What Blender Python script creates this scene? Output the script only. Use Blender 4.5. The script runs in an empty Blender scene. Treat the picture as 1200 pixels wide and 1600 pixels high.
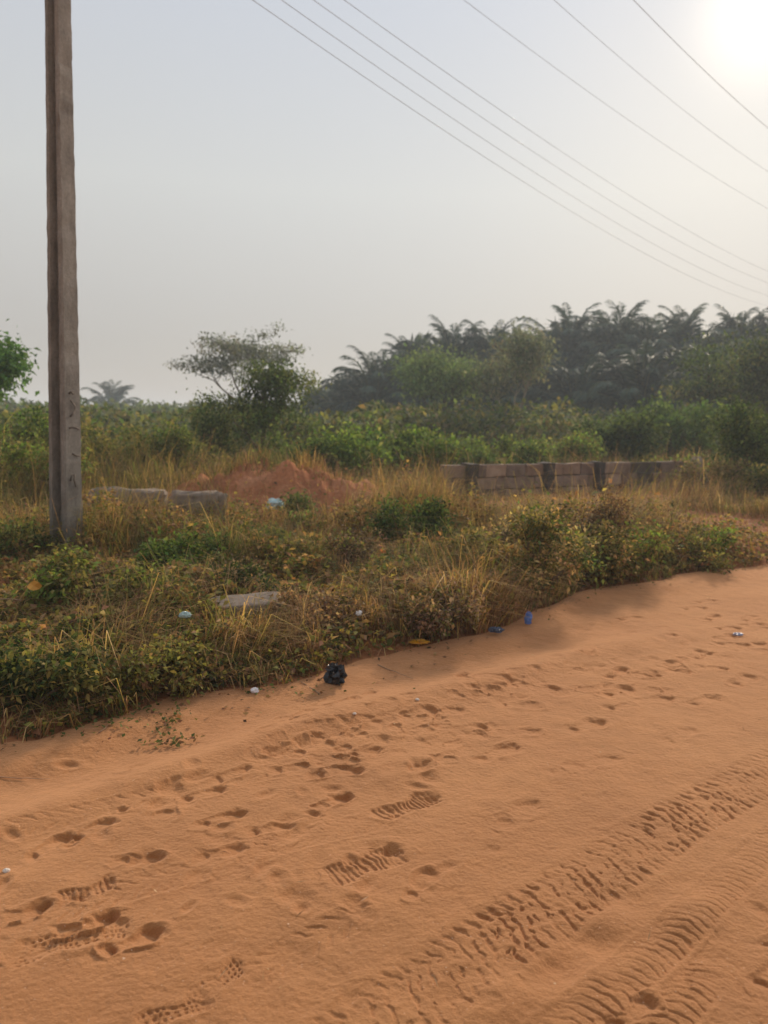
import bpy, math, random
import numpy as np
from mathutils import Matrix, Vector
R = math.radians
rng = np.random.default_rng(7)
random.seed(7)
scene = bpy.context.scene
COL = scene.collection

# ------------------------------------------------------------------ camera, sky, sun, exposure
H = 1.5
PITCH, ROLL, FPX = R(7.07), R(1.2), 1209.0
cam_d = bpy.data.cameras.new('camera')
cam = bpy.data.objects.new('camera', cam_d); COL.objects.link(cam)
cam.matrix_world = Matrix.Translation((0, 0, H)) @ Matrix.Rotation(R(90) - PITCH, 4, 'X') @ Matrix.Rotation(ROLL, 4, 'Z')
cam_d.sensor_fit = 'VERTICAL'; cam_d.sensor_height = 36.0; cam_d.lens = FPX / 1600 * 36.0
cam_d.clip_start = 0.05; cam_d.clip_end = 3000
cam_d.dof.use_dof = True; cam_d.dof.focus_distance = 3.2; cam_d.dof.aperture_fstop = 2.7
scene.camera = cam

def ray(px, py):
    dx, dy = (px - 600) / FPX, (800 - py) / FPX
    x = dx * math.cos(ROLL) - dy * math.sin(ROLL)
    u = dx * math.sin(ROLL) + dy * math.cos(ROLL)
    return np.array([x, math.cos(PITCH) + u * math.sin(PITCH), -math.sin(PITCH) + u * math.cos(PITCH)])

SUN_DIR = ray(1200, 12); SUN_DIR = SUN_DIR / np.linalg.norm(SUN_DIR)
SUN_EL = math.asin(SUN_DIR[2]); SUN_AZ = math.atan2(SUN_DIR[0], SUN_DIR[1])   # az from +Y towards +X
sun_d = bpy.data.lights.new('sun', 'SUN'); sun = bpy.data.objects.new('sun', sun_d); COL.objects.link(sun)
sun_d.energy = 3.6; sun_d.angle = R(5.0); sun_d.color = (1.0, 0.84, 0.66)
sun.rotation_euler = Vector(SUN_DIR.tolist()).to_track_quat('Z', 'Y').to_euler()

world = bpy.data.worlds.new('World'); scene.world = world; world.use_nodes = True
nt = world.node_tree; nt.nodes.clear()
def N(t, typ, **kw):
    n = t.nodes.new(typ)
    for k, v in kw.items(): setattr(n, k, v)
    return n
out = N(nt, 'ShaderNodeOutputWorld'); add = N(nt, 'ShaderNodeMixShader'); add.inputs[0].default_value = 0.86   # dusty veil over the clear sky
sky = N(nt, 'ShaderNodeTexSky', sky_type='NISHITA', sun_disc=False)
sky.sun_elevation = SUN_EL; sky.sun_rotation = SUN_AZ; sky.dust_density = 1; sky.air_density = 1
bg1 = N(nt, 'ShaderNodeBackground'); bg1.inputs[1].default_value = 0.08
nt.links.new(sky.outputs[0], bg1.inputs[0])
tc = N(nt, 'ShaderNodeTexCoord')
dot = N(nt, 'ShaderNodeVectorMath', operation='DOT_PRODUCT'); dot.inputs[1].default_value = SUN_DIR.tolist()
nt.links.new(tc.outputs['Generated'], dot.inputs[0])
def M(t, op, a, b=None, clamp=False):
    n = N(t, 'ShaderNodeMath', operation=op); n.use_clamp = clamp
    for i, v in enumerate((a, b)):
        if v is None: continue
        if isinstance(v, (int, float)): n.inputs[i].default_value = v
        else: t.links.new(v, n.inputs[i])
    return n.outputs[0]
dc = M(nt, 'MAXIMUM', dot.outputs['Value'], 0.0)
g_wide = M(nt, 'POWER', dc, 7.0); g_mid = M(nt, 'POWER', dc, 60.0); g_tight = M(nt, 'POWER', dc, 650.0)
sep = N(nt, 'ShaderNodeSeparateXYZ'); nt.links.new(tc.outputs['Generated'], sep.inputs[0])
elev = M(nt, 'MULTIPLY', sep.outputs['Z'], 1.7, clamp=True)
ramp = N(nt, 'ShaderNodeValToRGB')
for i_, (p_, c_) in enumerate([(0.0, (.47, .425, .40)), (0.15, (.51, .47, .44)), (0.3, (.59, .565, .53)), (0.45, (.655, .65, .62)), (0.75, (.60, .625, .67)), (1.0, (.66, .68, .74))]):
    e = ramp.color_ramp.elements[0] if i_ == 0 else (ramp.color_ramp.elements[-1] if i_ == 5 else ramp.color_ramp.elements.new(p_))
    e.position = p_; e.color = (*c_, 1)
nt.links.new(elev, ramp.inputs[0])
def scaled(fac, col):
    m = N(nt, 'ShaderNodeVectorMath', operation='SCALE'); m.inputs[0].default_value = col
    nt.links.new(fac, m.inputs['Scale']); return m.outputs[0]
def vadd(a, b):
    m = N(nt, 'ShaderNodeVectorMath', operation='ADD'); nt.links.new(a, m.inputs[0]); nt.links.new(b, m.inputs[1]); return m.outputs[0]
side = N(nt, 'ShaderNodeVectorMath', operation='SCALE'); nt.links.new(ramp.outputs[0], side.inputs[0])
nt.links.new(M(nt, 'ADD', M(nt, 'MULTIPLY', dot.outputs['Value'], 0.28), 0.72), side.inputs['Scale'])
cs = vadd(vadd(side.outputs[0], scaled(g_mid, (0.02, 0.01, -0.01))), scaled(g_tight, (0.50, 0.42, 0.32)))
bg2 = N(nt, 'ShaderNodeBackground'); bg2.inputs[1].default_value = 1.163
nt.links.new(cs, bg2.inputs[0])
nt.links.new(bg1.outputs[0], add.inputs[1]); nt.links.new(bg2.outputs[0], add.inputs[2]); nt.links.new(add.outputs[0], out.inputs[0])
scene.view_settings.view_transform = 'Standard'; scene.view_settings.look = 'None'
scene.view_settings.exposure = 0.0; scene.view_settings.gamma = 1.0
scene.render.engine = 'CYCLES'
scene.cycles.use_denoising = True
scene.cycles.max_bounces = 8; scene.cycles.transparent_max_bounces = 8; scene.cycles.volume_bounces = 1

# ------------------------------------------------------------------ small helpers
def setp(o, label=None, cat=None, group=None, kind=None):
    if label: o['label'] = label
    if cat: o['category'] = cat
    if group: o['group'] = group
    if kind: o['kind'] = kind
    return o

def _hash(ix, iy, seed):
    h = (ix.astype(np.int64) * 374761393 + iy.astype(np.int64) * 668265263 + seed * 1442695041) & 0xffffffff
    h = ((h ^ (h >> 13)) * 1274126177) & 0xffffffff
    return ((h ^ (h >> 16)) & 0xffffff) / float(0xffffff)
def vnoise(x, y, s=1.0, seed=0):
    x = np.asarray(x, float) / s + 1000.0; y = np.asarray(y, float) / s + 1000.0
    ix, iy = np.floor(x), np.floor(y); fx, fy = x - ix, y - iy
    fx = fx * fx * (3 - 2 * fx); fy = fy * fy * (3 - 2 * fy)
    ix = ix.astype(np.int64); iy = iy.astype(np.int64)
    a = _hash(ix, iy, seed); b = _hash(ix + 1, iy, seed); c = _hash(ix, iy + 1, seed); d = _hash(ix + 1, iy + 1, seed)
    return (a * (1 - fx) + b * fx) * (1 - fy) + (c * (1 - fx) + d * fx) * fy * 1.0 - 0.5
def fbm(x, y, s, oct=3, seed=0):
    r = 0.0; a = 1.0
    for k in range(oct):
        r = r + a * vnoise(x, y, s, seed + k * 17); s *= 0.47; a *= 0.5
    return r
def sstep(a, b, x):
    t = np.clip((x - a) / (b - a), 0, 1); return t * t * (3 - 2 * t)
def flat(px, py, z=0.0):
    d = ray(px, py); t = (z - H) / d[2]
    return np.array([d[0] * t, d[1] * t])

# road edge
_e = [(0,1170),(60,1158),(110,1138),(190,1118),(260,1092),(330,1080),(400,1076),(470,1058),(560,1036),(640,1020),(720,1000),(790,984),(840,955),(900,928),(980,915),(1060,903),(1130,893),(1200,884)]
EP = np.array([flat(*p) for p in _e])
_last = EP[-1]
ext = [[_last[0] + k * 0.82 + 0.0, _last[1] + k * 0.60] for k in (3, 8, 20, 60, 700)]
pre = [[EP[0][0] - k * 0.85, EP[0][1] - k * 0.55] for k in (700, 60, 15, 4, 1)]
EP = np.vstack([np.array(pre), EP, np.array(ext)])
def edge_s(x, y):
    return (y - np.interp(x, EP[:, 0], EP[:, 1]) + 0.16 * fbm(x, y, 0.5, 3, 5)) * 0.84
MOUND = flat(425, 808); MOUND2 = flat(530, 812)
def mound_h(x, y):
    dx, dy = x - MOUND[0], y - MOUND[1] - 0.3
    a = np.exp(-((dx / 1.15) ** 2 + (dy / 0.85) ** 2) ** 1.2) * 0.70
    dx, dy = x - MOUND2[0], y - MOUND2[1] - 0.1
    b = np.exp(-((dx / 0.75) ** 2 + (dy / 0.7) ** 2) ** 1.2) * 0.42
    c_ = np.exp(-(((x - MOUND[0] + 0.80) / 0.95) ** 2 + ((y - MOUND[1] - .2) / 0.75) ** 2) ** 1.2) * 0.42
    h = np.maximum(np.maximum(a, b), c_) + 0.3 * np.minimum(a, b)
    return h * (1 + 0.42 * fbm(x, y, 0.5, 5, 97) + 0.22 * fbm(x, y, 0.13, 3, 98))
RIDGE = np.array([flat(-200, 1345), flat(0, 1290), flat(160, 1238), flat(300, 1196), flat(430, 1150), flat(520, 1122), flat(680, 1085), flat(850, 1040), flat(1000, 1005), flat(1200, 965)])
def base_h(x, y):
    s = edge_s(x, y)
    road = 0.018 * fbm(x, y, 1.3, 3, 3) + 0.006 * fbm(x, y, 0.22, 2, 8)
    ry = np.interp(x, RIDGE[:, 0], RIDGE[:, 1]); d = (y - ry)
    fade = sstep(RIDGE[0, 0] - 1, RIDGE[1, 0], x) * (1 - sstep(RIDGE[-1, 0] - 2, RIDGE[-1, 0], x))
    road = road + fade * (0.030 * np.exp(-(d / 0.16) ** 2) - 0.022 * np.exp(-((d - 0.42) / 0.22) ** 2))
    road = road + 0.05 * np.exp(-((s + 0.15) / 0.22) ** 2) * np.clip(0.4 + 1.5 * vnoise(x, y, 0.8, 44), 0, 1.3)
    verge = 0.10 + 0.09 * fbm(x, y, 1.1, 4, 12) + 0.12 * fbm(x, y, 5.0, 2, 31)
    w = sstep(-0.05, 0.55, s)
    far = sstep(30, 120, np.hypot(x, y))
    return (road * (1 - w) + verge * w) * (1 - far) + mound_h(x, y) * (w)
def hz(x, y): return float(base_h(np.array([x], float), np.array([y], float))[0])
def gp(px, py):
    z = 0.05
    for _ in range(12):
        p = flat(px, py, z); z = 0.6 * z + 0.4 * hz(p[0], p[1])
    return np.array([p[0], p[1], hz(p[0], p[1])])
def at(px, py, Y):
    d = ray(px, py); t = Y / d[1]
    return np.array([0, 0, H]) + d * t
def foot(px, Y):                                   # ground point at column px (taken at the horizon row), depth Y
    p = at(px, 660, Y); return np.array([p[0], Y, hz(p[0], Y)])

# ------------------------------------------------------------------ materials
def mat_new(name):
    m = bpy.data.materials.new(name); m.use_nodes = True; t = m.node_tree
    return m, t, t.nodes['Principled BSDF']
def noise_node(t, scale, detail=4, rough=0.6, coord='Object', vec_scale=None):
    c = N(t, 'ShaderNodeTexCoord'); n = N(t, 'ShaderNodeTexNoise')
    n.inputs['Scale'].default_value = scale; n.inputs['Detail'].default_value = detail; n.inputs['Roughness'].default_value = rough
    if vec_scale:
        mp = N(t, 'ShaderNodeMapping'); mp.inputs['Scale'].default_value = vec_scale
        t.links.new(c.outputs[coord], mp.inputs[0]); t.links.new(mp.outputs[0], n.inputs['Vector'])
    else: t.links.new(c.outputs[coord], n.inputs['Vector'])
    return n.outputs['Fac']
def cramp(t, fac, stops):
    r = N(t, 'ShaderNodeValToRGB'); el = r.color_ramp.elements
    el[0].position = stops[0][0]; el[0].color = (*stops[0][1], 1); el[1].position = stops[-1][0]; el[1].color = (*stops[-1][1], 1)
    for p, c in stops[1:-1]:
        e = el.new(p); e.color = (*c, 1)
    t.links.new(fac, r.inputs[0]); return r.outputs[0]
def mixc(t, fac, a, b, mode='MIX'):
    m = N(t, 'ShaderNodeMix', data_type='RGBA', blend_type=mode)
    if isinstance(fac, (int, float)): m.inputs[0].default_value = fac
    else: t.links.new(fac, m.inputs[0])
    for i, v in ((6, a), (7, b)):
        if isinstance(v, tuple): m.inputs[i].default_value = (*v, 1)
        else: t.links.new(v, m.inputs[i])
    return m.outputs[2]
def bump(t, b, h, strength, dist):
    n = N(t, 'ShaderNodeBump'); n.inputs['Strength'].default_value = strength; n.inputs['Distance'].default_value = dist
    t.links.new(h, n.inputs['Height']); t.links.new(n.outputs[0], b.inputs['Normal']); return n

def sand_mat():
    m, t, b = mat_new('red_sand')
    big = cramp(t, noise_node(t, 0.9, 3), [(0.3, (0.315, 0.120, 0.037)), (0.5, (0.36, 0.148, 0.048)), (0.72, (0.405, 0.178, 0.063))])
    strk = cramp(t, noise_node(t, 1.7, 5, 0.7, vec_scale=(1.0, 1.6, 1)), [(0.34, (0.84, 0.82, 0.78)), (0.5, (1, 1, 1)), (0.66, (1.10, 1.13, 1.18))])
    big = mixc(t, 1.0, big, strk, 'MULTIPLY')
    mid = cramp(t, noise_node(t, 9, 5, 0.65), [(0.3, (0.84, 0.81, 0.78)), (0.7, (1.12, 1.12, 1.12))])
    c = mixc(t, 0.8, big, mid, 'MULTIPLY')
    grain = noise_node(t, 420, 2, 0.7)
    gr = cramp(t, grain, [(0.32, (0.60, 0.58, 0.56)), (0.5, (1, 1, 1)), (0.70, (1.32, 1.34, 1.40))])
    c = mixc(t, 0.9, c, gr, 'MULTIPLY')
    # scattered pale and dark grit
    v = N(t, 'ShaderNodeTexVoronoi'); v.inputs['Scale'].default_value = 75
    tcn = N(t, 'ShaderNodeTexCoord'); t.links.new(tcn.outputs['Object'], v.inputs['Vector'])
    spot = M(t, 'LESS_THAN', v.outputs['Distance'], 0.11)
    sepc = N(t, 'ShaderNodeSeparateColor'); t.links.new(v.outputs['Color'], sepc.inputs[0])
    pale = M(t, 'MULTIPLY', spot, M(t, 'GREATER_THAN', sepc.outputs[0], 0.86))
    dark = M(t, 'MULTIPLY', spot, M(t, 'LESS_THAN', sepc.outputs[0], 0.12))
    c = mixc(t, pale, c, (0.72, 0.52, 0.38)); c = mixc(t, dark, c, (0.16, 0.08, 0.05))
    t.links.new(c, b.inputs['Base Color']); b.inputs['Roughness'].default_value = 0.9; b.inputs['Specular IOR Level'].default_value = 0.08
    b.inputs['Sheen Weight'].default_value = 0.85; b.inputs['Sheen Roughness'].default_value = 0.6; b.inputs['Sheen Tint'].default_value = (1.0, 0.55, 0.30, 1)
    h = M(t, 'ADD', M(t, 'MULTIPLY', grain, 0.35), M(t, 'ADD', noise_node(t, 60, 4, 0.6), M(t, 'MULTIPLY', noise_node(t, 14, 3), 1.2)))
    bump(t, b, h, 0.75, 0.009)
    return m
def soil_mat(name, a, b_, c_):
    m, t, b = mat_new(name)
    col = cramp(t, noise_node(t, 1.6, 6, 0.7), [(0.3, a), (0.5, b_), (0.7, c_)])
    f = cramp(t, noise_node(t, 25, 5, 0.7), [(0.3, (0.65, 0.62, 0.6)), (0.7, (1.15, 1.15, 1.15))])
    t.links.new(mixc(t, 0.8, col, f, 'MULTIPLY'), b.inputs['Base Color']); b.inputs['Roughness'].default_value = 1.0
    b.inputs['Specular IOR Level'].default_value = 0.1
    bump(t, b, noise_node(t, 18, 6, 0.7), 0.8, 0.03)
    return m
def leaf_mat(name, transl=0.35, rough=0.6, spec=0.2):
    m, t, b = mat_new(name)
    at_ = N(t, 'ShaderNodeAttribute', attribute_name='Col')
    t.links.new(at_.outputs['Color'], b.inputs['Base Color']); b.inputs['Roughness'].default_value = rough
    b.inputs['Specular IOR Level'].default_value = spec
    tr = N(t, 'ShaderNodeBsdfTranslucent'); mx = N(t, 'ShaderNodeMixShader'); mx.inputs[0].default_value = transl
    c2 = mixc(t, 1.0, at_.outputs['Color'], (1.25, 1.2, 0.7), 'MULTIPLY')
    t.links.new(c2, tr.inputs['Color'])
    o = t.nodes['Material Output']
    t.links.new(b.outputs[0], mx.inputs[1]); t.links.new(tr.outputs[0], mx.inputs[2]); t.links.new(mx.outputs[0], o.inputs['Surface'])
    return m
def simple_mat(name, c1, c2, scale=8, rough=0.9, bstr=0.3, bd=0.01, vec_scale=None, spec=0.3):
    m, t, b = mat_new(name)
    t.links.new(cramp(t, noise_node(t, scale, 6, 0.65, vec_scale=vec_scale), [(0.3, c1), (0.7, c2)]), b.inputs['Base Color'])
    b.inputs['Roughness'].default_value = rough; b.inputs['Specular IOR Level'].default_value = spec
    bump(t, b, noise_node(t, scale * 3, 5, 0.6, vec_scale=vec_scale), bstr, bd)
    return m
MAT = dict(
    sand=sand_mat(),
    soil=soil_mat('verge_soil', (0.24, 0.100, 0.045), (0.37, 0.155, 0.068), (0.48, 0.21, 0.09)),
    mound=soil_mat('laterite', (0.32, 0.12, 0.055), (0.47, 0.190, 0.088), (0.56, 0.27, 0.14)),
    leaf=leaf_mat('leaves', 0.45, 0.7, 0.08), grass=leaf_mat('grass', 0.42, 0.75, 0.06), palm=leaf_mat('palm_fronds', 0.25, 0.6, 0.1),
    bark=simple_mat('bark', (0.07, 0.05, 0.035), (0.17, 0.13, 0.09), 14, 0.95, 0.6, 0.01, (1, 1, 0.2)),
    palebark=simple_mat('pale_bark', (0.20, 0.17, 0.13), (0.38, 0.33, 0.26), 14, 0.9, 0.5, 0.01, (1, 1, 0.3)),
    palmbark=simple_mat('palm_bark', (0.05, 0.04, 0.03), (0.14, 0.11, 0.08), 9, 0.95, 0.9, 0.03),
    wire=simple_mat('aluminium_wire', (0.30, 0.30, 0.30), (0.42, 0.42, 0.42), 3, 0.6, 0.0, 0.001),
    twig=simple_mat('dry_twig', (0.30, 0.17, 0.10), (0.45, 0.30, 0.18), 20, 0.9, 0.3, 0.004),
    oldconc=simple_mat('old_concrete', (0.17, 0.13, 0.10), (0.40, 0.32, 0.25), 7, 0.95, 0.6, 0.01),
)

# ------------------------------------------------------------------ mesh accumulation
class Acc:
    def __init__(s): s.v = []; s.q = []; s.t = []; s.c = []; s.n = 0
    def add(s, v, q=None, t=None, c=None):
        v = np.asarray(v, float).reshape(-1, 3)
        s.v.append(v)
        if q is not None and len(q): s.q.append(np.asarray(q, np.int64).reshape(-1, 4) + s.n)
        if t is not None and len(t): s.t.append(np.asarray(t, np.int64).reshape(-1, 3) + s.n)
        if c is None: c = np.ones((len(v), 3)) * 0.5
        c = np.asarray(c, float)
        if c.ndim == 1: c = np.tile(c, (len(v), 1))
        s.c.append(c); s.n += len(v)
    def mesh(s, name, mat, origin=(0, 0, 0), smooth=True, color=True):
        me = bpy.data.meshes.new(name)
        v = np.vstack(s.v) - np.asarray(origin, float)
        q = np.vstack(s.q) if s.q else np.zeros((0, 4), np.int64)
        t = np.vstack(s.t) if s.t else np.zeros((0, 3), np.int64)
        me.vertices.add(len(v)); me.vertices.foreach_set('co', v.astype(np.float32).ravel())
        me.loops.add(len(q) * 4 + len(t) * 3)
        me.loops.foreach_set('vertex_index', np.concatenate([q.ravel(), t.ravel()]).astype(np.int32))
        me.polygons.add(len(q) + len(t))
        st = np.concatenate([np.arange(len(q)) * 4, len(q) * 4 + np.arange(len(t)) * 3]).astype(np.int32)
        me.polygons.foreach_set('loop_start', st)
        me.polygons.foreach_set('use_smooth', np.full(len(q) + len(t), smooth))
        me.update(calc_edges=True)
        if color:
            a = me.color_attributes.new('Col', 'FLOAT_COLOR', 'POINT')
            c = np.hstack([np.vstack(s.c), np.ones((len(v), 1))]).astype(np.float32)
            a.data.foreach_set('color', c.ravel())
        me.materials.append(mat)
        return me
    def build(s, name, mat, origin=(0, 0, 0), parent=None, smooth=True, color=True):
        o = bpy.data.objects.new(name, s.mesh(name, mat, origin, smooth, color)); COL.objects.link(o)
        if parent is not None: o.parent = parent
        else: o.location = tuple(float(a) for a in origin)
        return o
def empty(name, loc, rz=0):
    o = bpy.data.objects.new(name, None); COL.objects.link(o); o.location = tuple(float(a) for a in loc); o.rotation_euler = (0, 0, rz)
    o.empty_display_size = 0.2
    return o
def unit(v): return v / np.maximum(np.linalg.norm(v, axis=-1, keepdims=True), 1e-9)

def tube(acc, pts, rad, sides=6, c=(0.5, 0.5, 0.5), cap=True):
    pts = np.asarray(pts, float); n = len(pts)
    rad = np.full(n, rad) if np.isscalar(rad) else np.asarray(rad, float)
    tan = unit(np.gradient(pts, axis=0))
    ref = np.array([0, 0, 1.0]) if abs(tan[0][2]) < 0.9 else np.array([1.0, 0, 0])
    a = unit(np.cross(tan, ref)); b = np.cross(tan, a)
    th = np.arange(sides) / sides * 2 * np.pi
    v = pts[:, None] + rad[:, None, None] * (np.cos(th)[None, :, None] * a[:, None] + np.sin(th)[None, :, None] * b[:, None])
    i = np.arange(n - 1)[:, None] * sides; j = np.arange(sides)[None]; k = (j + 1) % sides
    q = np.stack([i + j, i + k, i + sides + k, i + sides + j], -1).reshape(-1, 4)
    vv = v.reshape(-1, 3); tr = []
    if cap:
        vv = np.vstack([vv, pts[:1], pts[-1:]]); m = n * sides
        tr = [[m, kk, jj] for jj, kk in zip(range(sides), [(x + 1) % sides for x in range(sides)])]
        tr += [[m + 1, (n - 1) * sides + jj, (n - 1) * sides + (jj + 1) % sides] for jj in range(sides)]
    acc.add(vv, q, tr, c)

def add_leaves(acc, P, D, size, width, C, droop=0.0):
    """folded diamond leaves: P base points, D directions, per-leaf size, width ratio, colours"""
    n = len(P); D = unit(D)
    ref = unit(rng.normal(size=(n, 3)) * 0.5 + np.array([0, 0, 1.0]))
    side = unit(np.cross(D, ref)); nor = np.cross(side, D)
    size = np.broadcast_to(size, (n,))[:, None]; w = size * width
    v = np.stack([P, P + D * size * 0.45 + side * w * 0.5 + nor * w * 0.15, P + D * size - np.array([0, 0, 1.0]) * size * droop,
                  P + D * size * 0.45 - side * w * 0.5 + nor * w * 0.15], 1)
    q = np.arange(n * 4).reshape(n, 4)
    c = np.repeat(C, 4, axis=0)
    acc.add(v.reshape(-1, 3), q, None, c)
def pal(cols, n, wts=None, var=0.25):
    cols = np.asarray(cols, float); i = rng.choice(len(cols), n, p=wts)
    return np.clip(1.18 * cols[i] * (1 + var * rng.normal(size=(n, 1))) * (1 + 0.06 * rng.normal(size=(n, 3))), 0.004, 0.9)
def add_blades(acc, P, hgt, wid, lean, C, az=None):
    n = len(P); az = rng.uniform(0, 2 * np.pi, n) if az is None else az
    d = np.stack([np.cos(az), np.sin(az), np.zeros(n)], -1); up = np.array([0, 0, 1.0])
    th = az + np.pi / 2 + rng.normal(size=n) * 0.5
    s = np.stack([np.cos(th), np.sin(th), np.zeros(n)], -1)
    h = hgt[:, None]; l = lean[:, None]; w = wid[:, None]
    mid = P + up * h * (0.62 - 0.1 * l) + d * h * 0.28 * l
    tip = P + up * h * (1.0 - 0.42 * l) + d * h * 0.95 * l
    v = np.stack([P - s * w * .5, P + s * w * .5, mid + s * w * .45, mid - s * w * .45, tip], 1).reshape(-1, 3)
    i = np.arange(n)[:, None] * 5
    acc.add(v, i + np.array([[0, 1, 2, 3]]), i + np.array([[3, 2, 4]]), np.repeat(C, 5, axis=0))

# ------------------------------------------------------------------ ground: one polar sheet, split by use into road, ground, mound
az_f = np.radians(np.arange(-31, 31.01, 0.056))
az_l = np.radians(-31) - np.cumsum(np.geomspace(0.0015, 0.08, 60)); az_l = az_l[az_l > -np.pi]
az_r = -az_l[::-1]
az = np.concatenate([az_l[::-1], az_f, -az_l])
az = np.unique(np.round(az, 7)); az = az[(az > -3.13) & (az < 3.13)]
az = np.concatenate([az, np.linspace(az[-1], az[0] + 2 * np.pi, 14)[1:-1]])
r1 = np.geomspace(0.12, 1.45, 40)[:-1]
r2 = np.exp(np.arange(math.log(1.45), math.log(9.0), 0.0016))
r3 = np.geomspace(9.0, 40, 210)[1:]; r4 = np.geomspace(40, 1500, 60)[1:]
rr = np.concatenate([r1, r2, r3, r4])
AZ, RR = np.meshgrid(az, rr)
GX, GY = RR * np.sin(AZ), RR * np.cos(AZ)
GXf, GYf = GX.ravel(), GY.ravel()
GZ = base_h(GXf, GYf)
GS = edge_s(GXf, GYf)

def near_idx(cx, cy, rad): 
    return np.nonzero((np.abs(GXf - cx) < rad) & (np.abs(GYf - cy) < rad))[0]
PRT = np.zeros_like(GZ)
def footprint(cx, cy, ang, L=0.28, depth=0.018, tread=0, heel=1.0, toe=1.0):
    """a shoe print pressed into loose sand: shallow at the near side, steep at the far wall, edges slumped"""
    ii = near_idx(cx, cy, L * 0.95)
    if len(ii) == 0: return
    X, Y = GXf[ii], GYf[ii]
    x = X - cx + 0.030 * vnoise(X, Y, 0.07, 71) + 0.012 * vnoise(X, Y, 0.025, 73); y = Y - cy + 0.030 * vnoise(X, Y, 0.07, 72) + 0.012 * vnoise(X, Y, 0.025, 74)
    u = x * math.cos(ang) + y * math.sin(ang); v = -x * math.sin(ang) + y * math.cos(ang)
    W = L * 0.17; depth = depth * 0.95
    db = np.hypot((u - L * 0.22) / (L * 0.27), v / W); dh = np.hypot((u + L * 0.32) / (L * 0.17), v / (W * 0.85))
    su, sv = math.sin(SUN_AZ), math.cos(SUN_AZ)
    def bowl(d, cu, rad):      # deepest towards the far end of each hollow
        t = np.clip((u - cu) / rad, -1.2, 1.2)
        return (1 - sstep(0.55, 1.12, d)) * (0.5 + 0.5 * t)
    pb = bowl(db, L * 0.22, L * 0.25); ph = bowl(dh, -L * 0.32, L * 0.16)
    sole = (1 - sstep(0.7, 1.15, np.maximum(np.abs(u) / (L * 0.46), np.abs(v) / (W * (0.95 - 0.2 * np.cos(u / L * 9)))))) * (0.28 if not tread else 0.5)
    p = np.maximum(np.maximum(pb * toe * 1.25, ph * heel * 1.15), sole)
    d = np.minimum(db, dh); rim = np.exp(-((d - 1.35) / 0.25) ** 2) * 0.26 * np.clip(0.5 + 2.2 * vnoise(X, Y, 0.08, 4), 0, 1.3)
    z = -depth * p + depth * rim + 0.10 * depth * vnoise(X, Y, 0.018, 66) * sstep(1.6, 1.0, d)
    if tread:
        vv = v; fr = sstep(-0.2, 0.5, np.sin(u * 2 * np.pi / 0.021)) if tread == 1 else sstep(-0.3, 0.4, np.sin(u * 2 * np.pi / 0.018)) * sstep(-0.3, 0.4, np.sin(vv * 2 * np.pi / 0.019))
        z = z - 0.0045 * fr * sstep(0.15, 0.4, p) * np.clip(0.8 + 1.5 * vnoise(X, Y, 0.06, 19), 0, 1.2)
    PRT[ii] = np.where(np.abs(z) > np.abs(PRT[ii]) * 0.6, z + PRT[ii] * 0.3, PRT[ii])
def pit(cx, cy, r, depth, ax=1.0, ang=0.0):
    ii = near_idx(cx, cy, r * 3.2 * max(ax, 1)); x, y = GXf[ii] - cx, GYf[ii] - cy
    u = (x * math.cos(ang) + y * math.sin(ang)) / ax; v = -x * math.sin(ang) + y * math.cos(ang)
    d = np.hypot(u, v) / r
    z = -depth * (1 - sstep(0.25, 1.0, d)) + depth * 0.3 * np.exp(-((d - 1.3) / 0.3) ** 2)
    PRT[ii] += z

def track(pts, width, pattern, depth=0.007, sink=0.003):
    P = np.array([flat(*p) for p in pts]); seg = np.diff(P, axis=0); L = np.hypot(*seg.T); cum = np.concatenate([[0], np.cumsum(L)])
    U = np.full(len(GXf), np.nan); V = np.full(len(GXf), 9.0)
    lo, hi = P.min(0) - width, P.max(0) + width
    ii = np.nonzero((GXf > lo[0]) & (GXf < hi[0]) & (GYf > lo[1]) & (GYf < hi[1]))[0]
    x, y = GXf[ii], GYf[ii]; bu = np.zeros(len(ii)); bv = np.full(len(ii), 9.0)
    for k in range(len(seg)):
        t = np.clip(((x - P[k, 0]) * seg[k, 0] + (y - P[k, 1]) * seg[k, 1]) / L[k] ** 2, 0, 1)
        dx, dy = x - P[k, 0] - t * seg[k, 0], y - P[k, 1] - t * seg[k, 1]
        d = np.hypot(dx, dy); sgn = np.sign(seg[k, 0] * dy - seg[k, 1] * dx)
        m = d < np.abs(bv); bv = np.where(m, d * sgn, bv); bu = np.where(m, cum[k] + t * L[k], bu)
    w = width / 2
    inside = 1 - sstep(0.82, 1.06, np.abs(bv) / w)
    endf = sstep(0, 0.25, bu) * (1 - sstep(cum[-1] - 0.3, cum[-1], bu))
    wear = np.clip(0.55 + 1.5 * vnoise(x, y, 0.22, 61) + 0.9 * vnoise(x, y, 0.05, 3), 0.55, 1.2)
    wn = 0.016 * vnoise(x, y, 0.07, 81) + 0.012 * vnoise(x, y, 0.02, 82); wv = 0.20 * vnoise(x, y, 0.07, 83) + 0.14 * vnoise(x, y, 0.02, 84)
    z = -(sink * inside) + pattern(bu + wn, bv / w + wv, x, y) * depth * inside * wear
    z = z + sink * 1.2 * np.exp(-((np.abs(bv) / w - 1.12) / 0.12) ** 2)
    PRT[ii] += z * endf
def tri(x): return 2 * np.abs(x - np.floor(x + 0.5))
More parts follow.
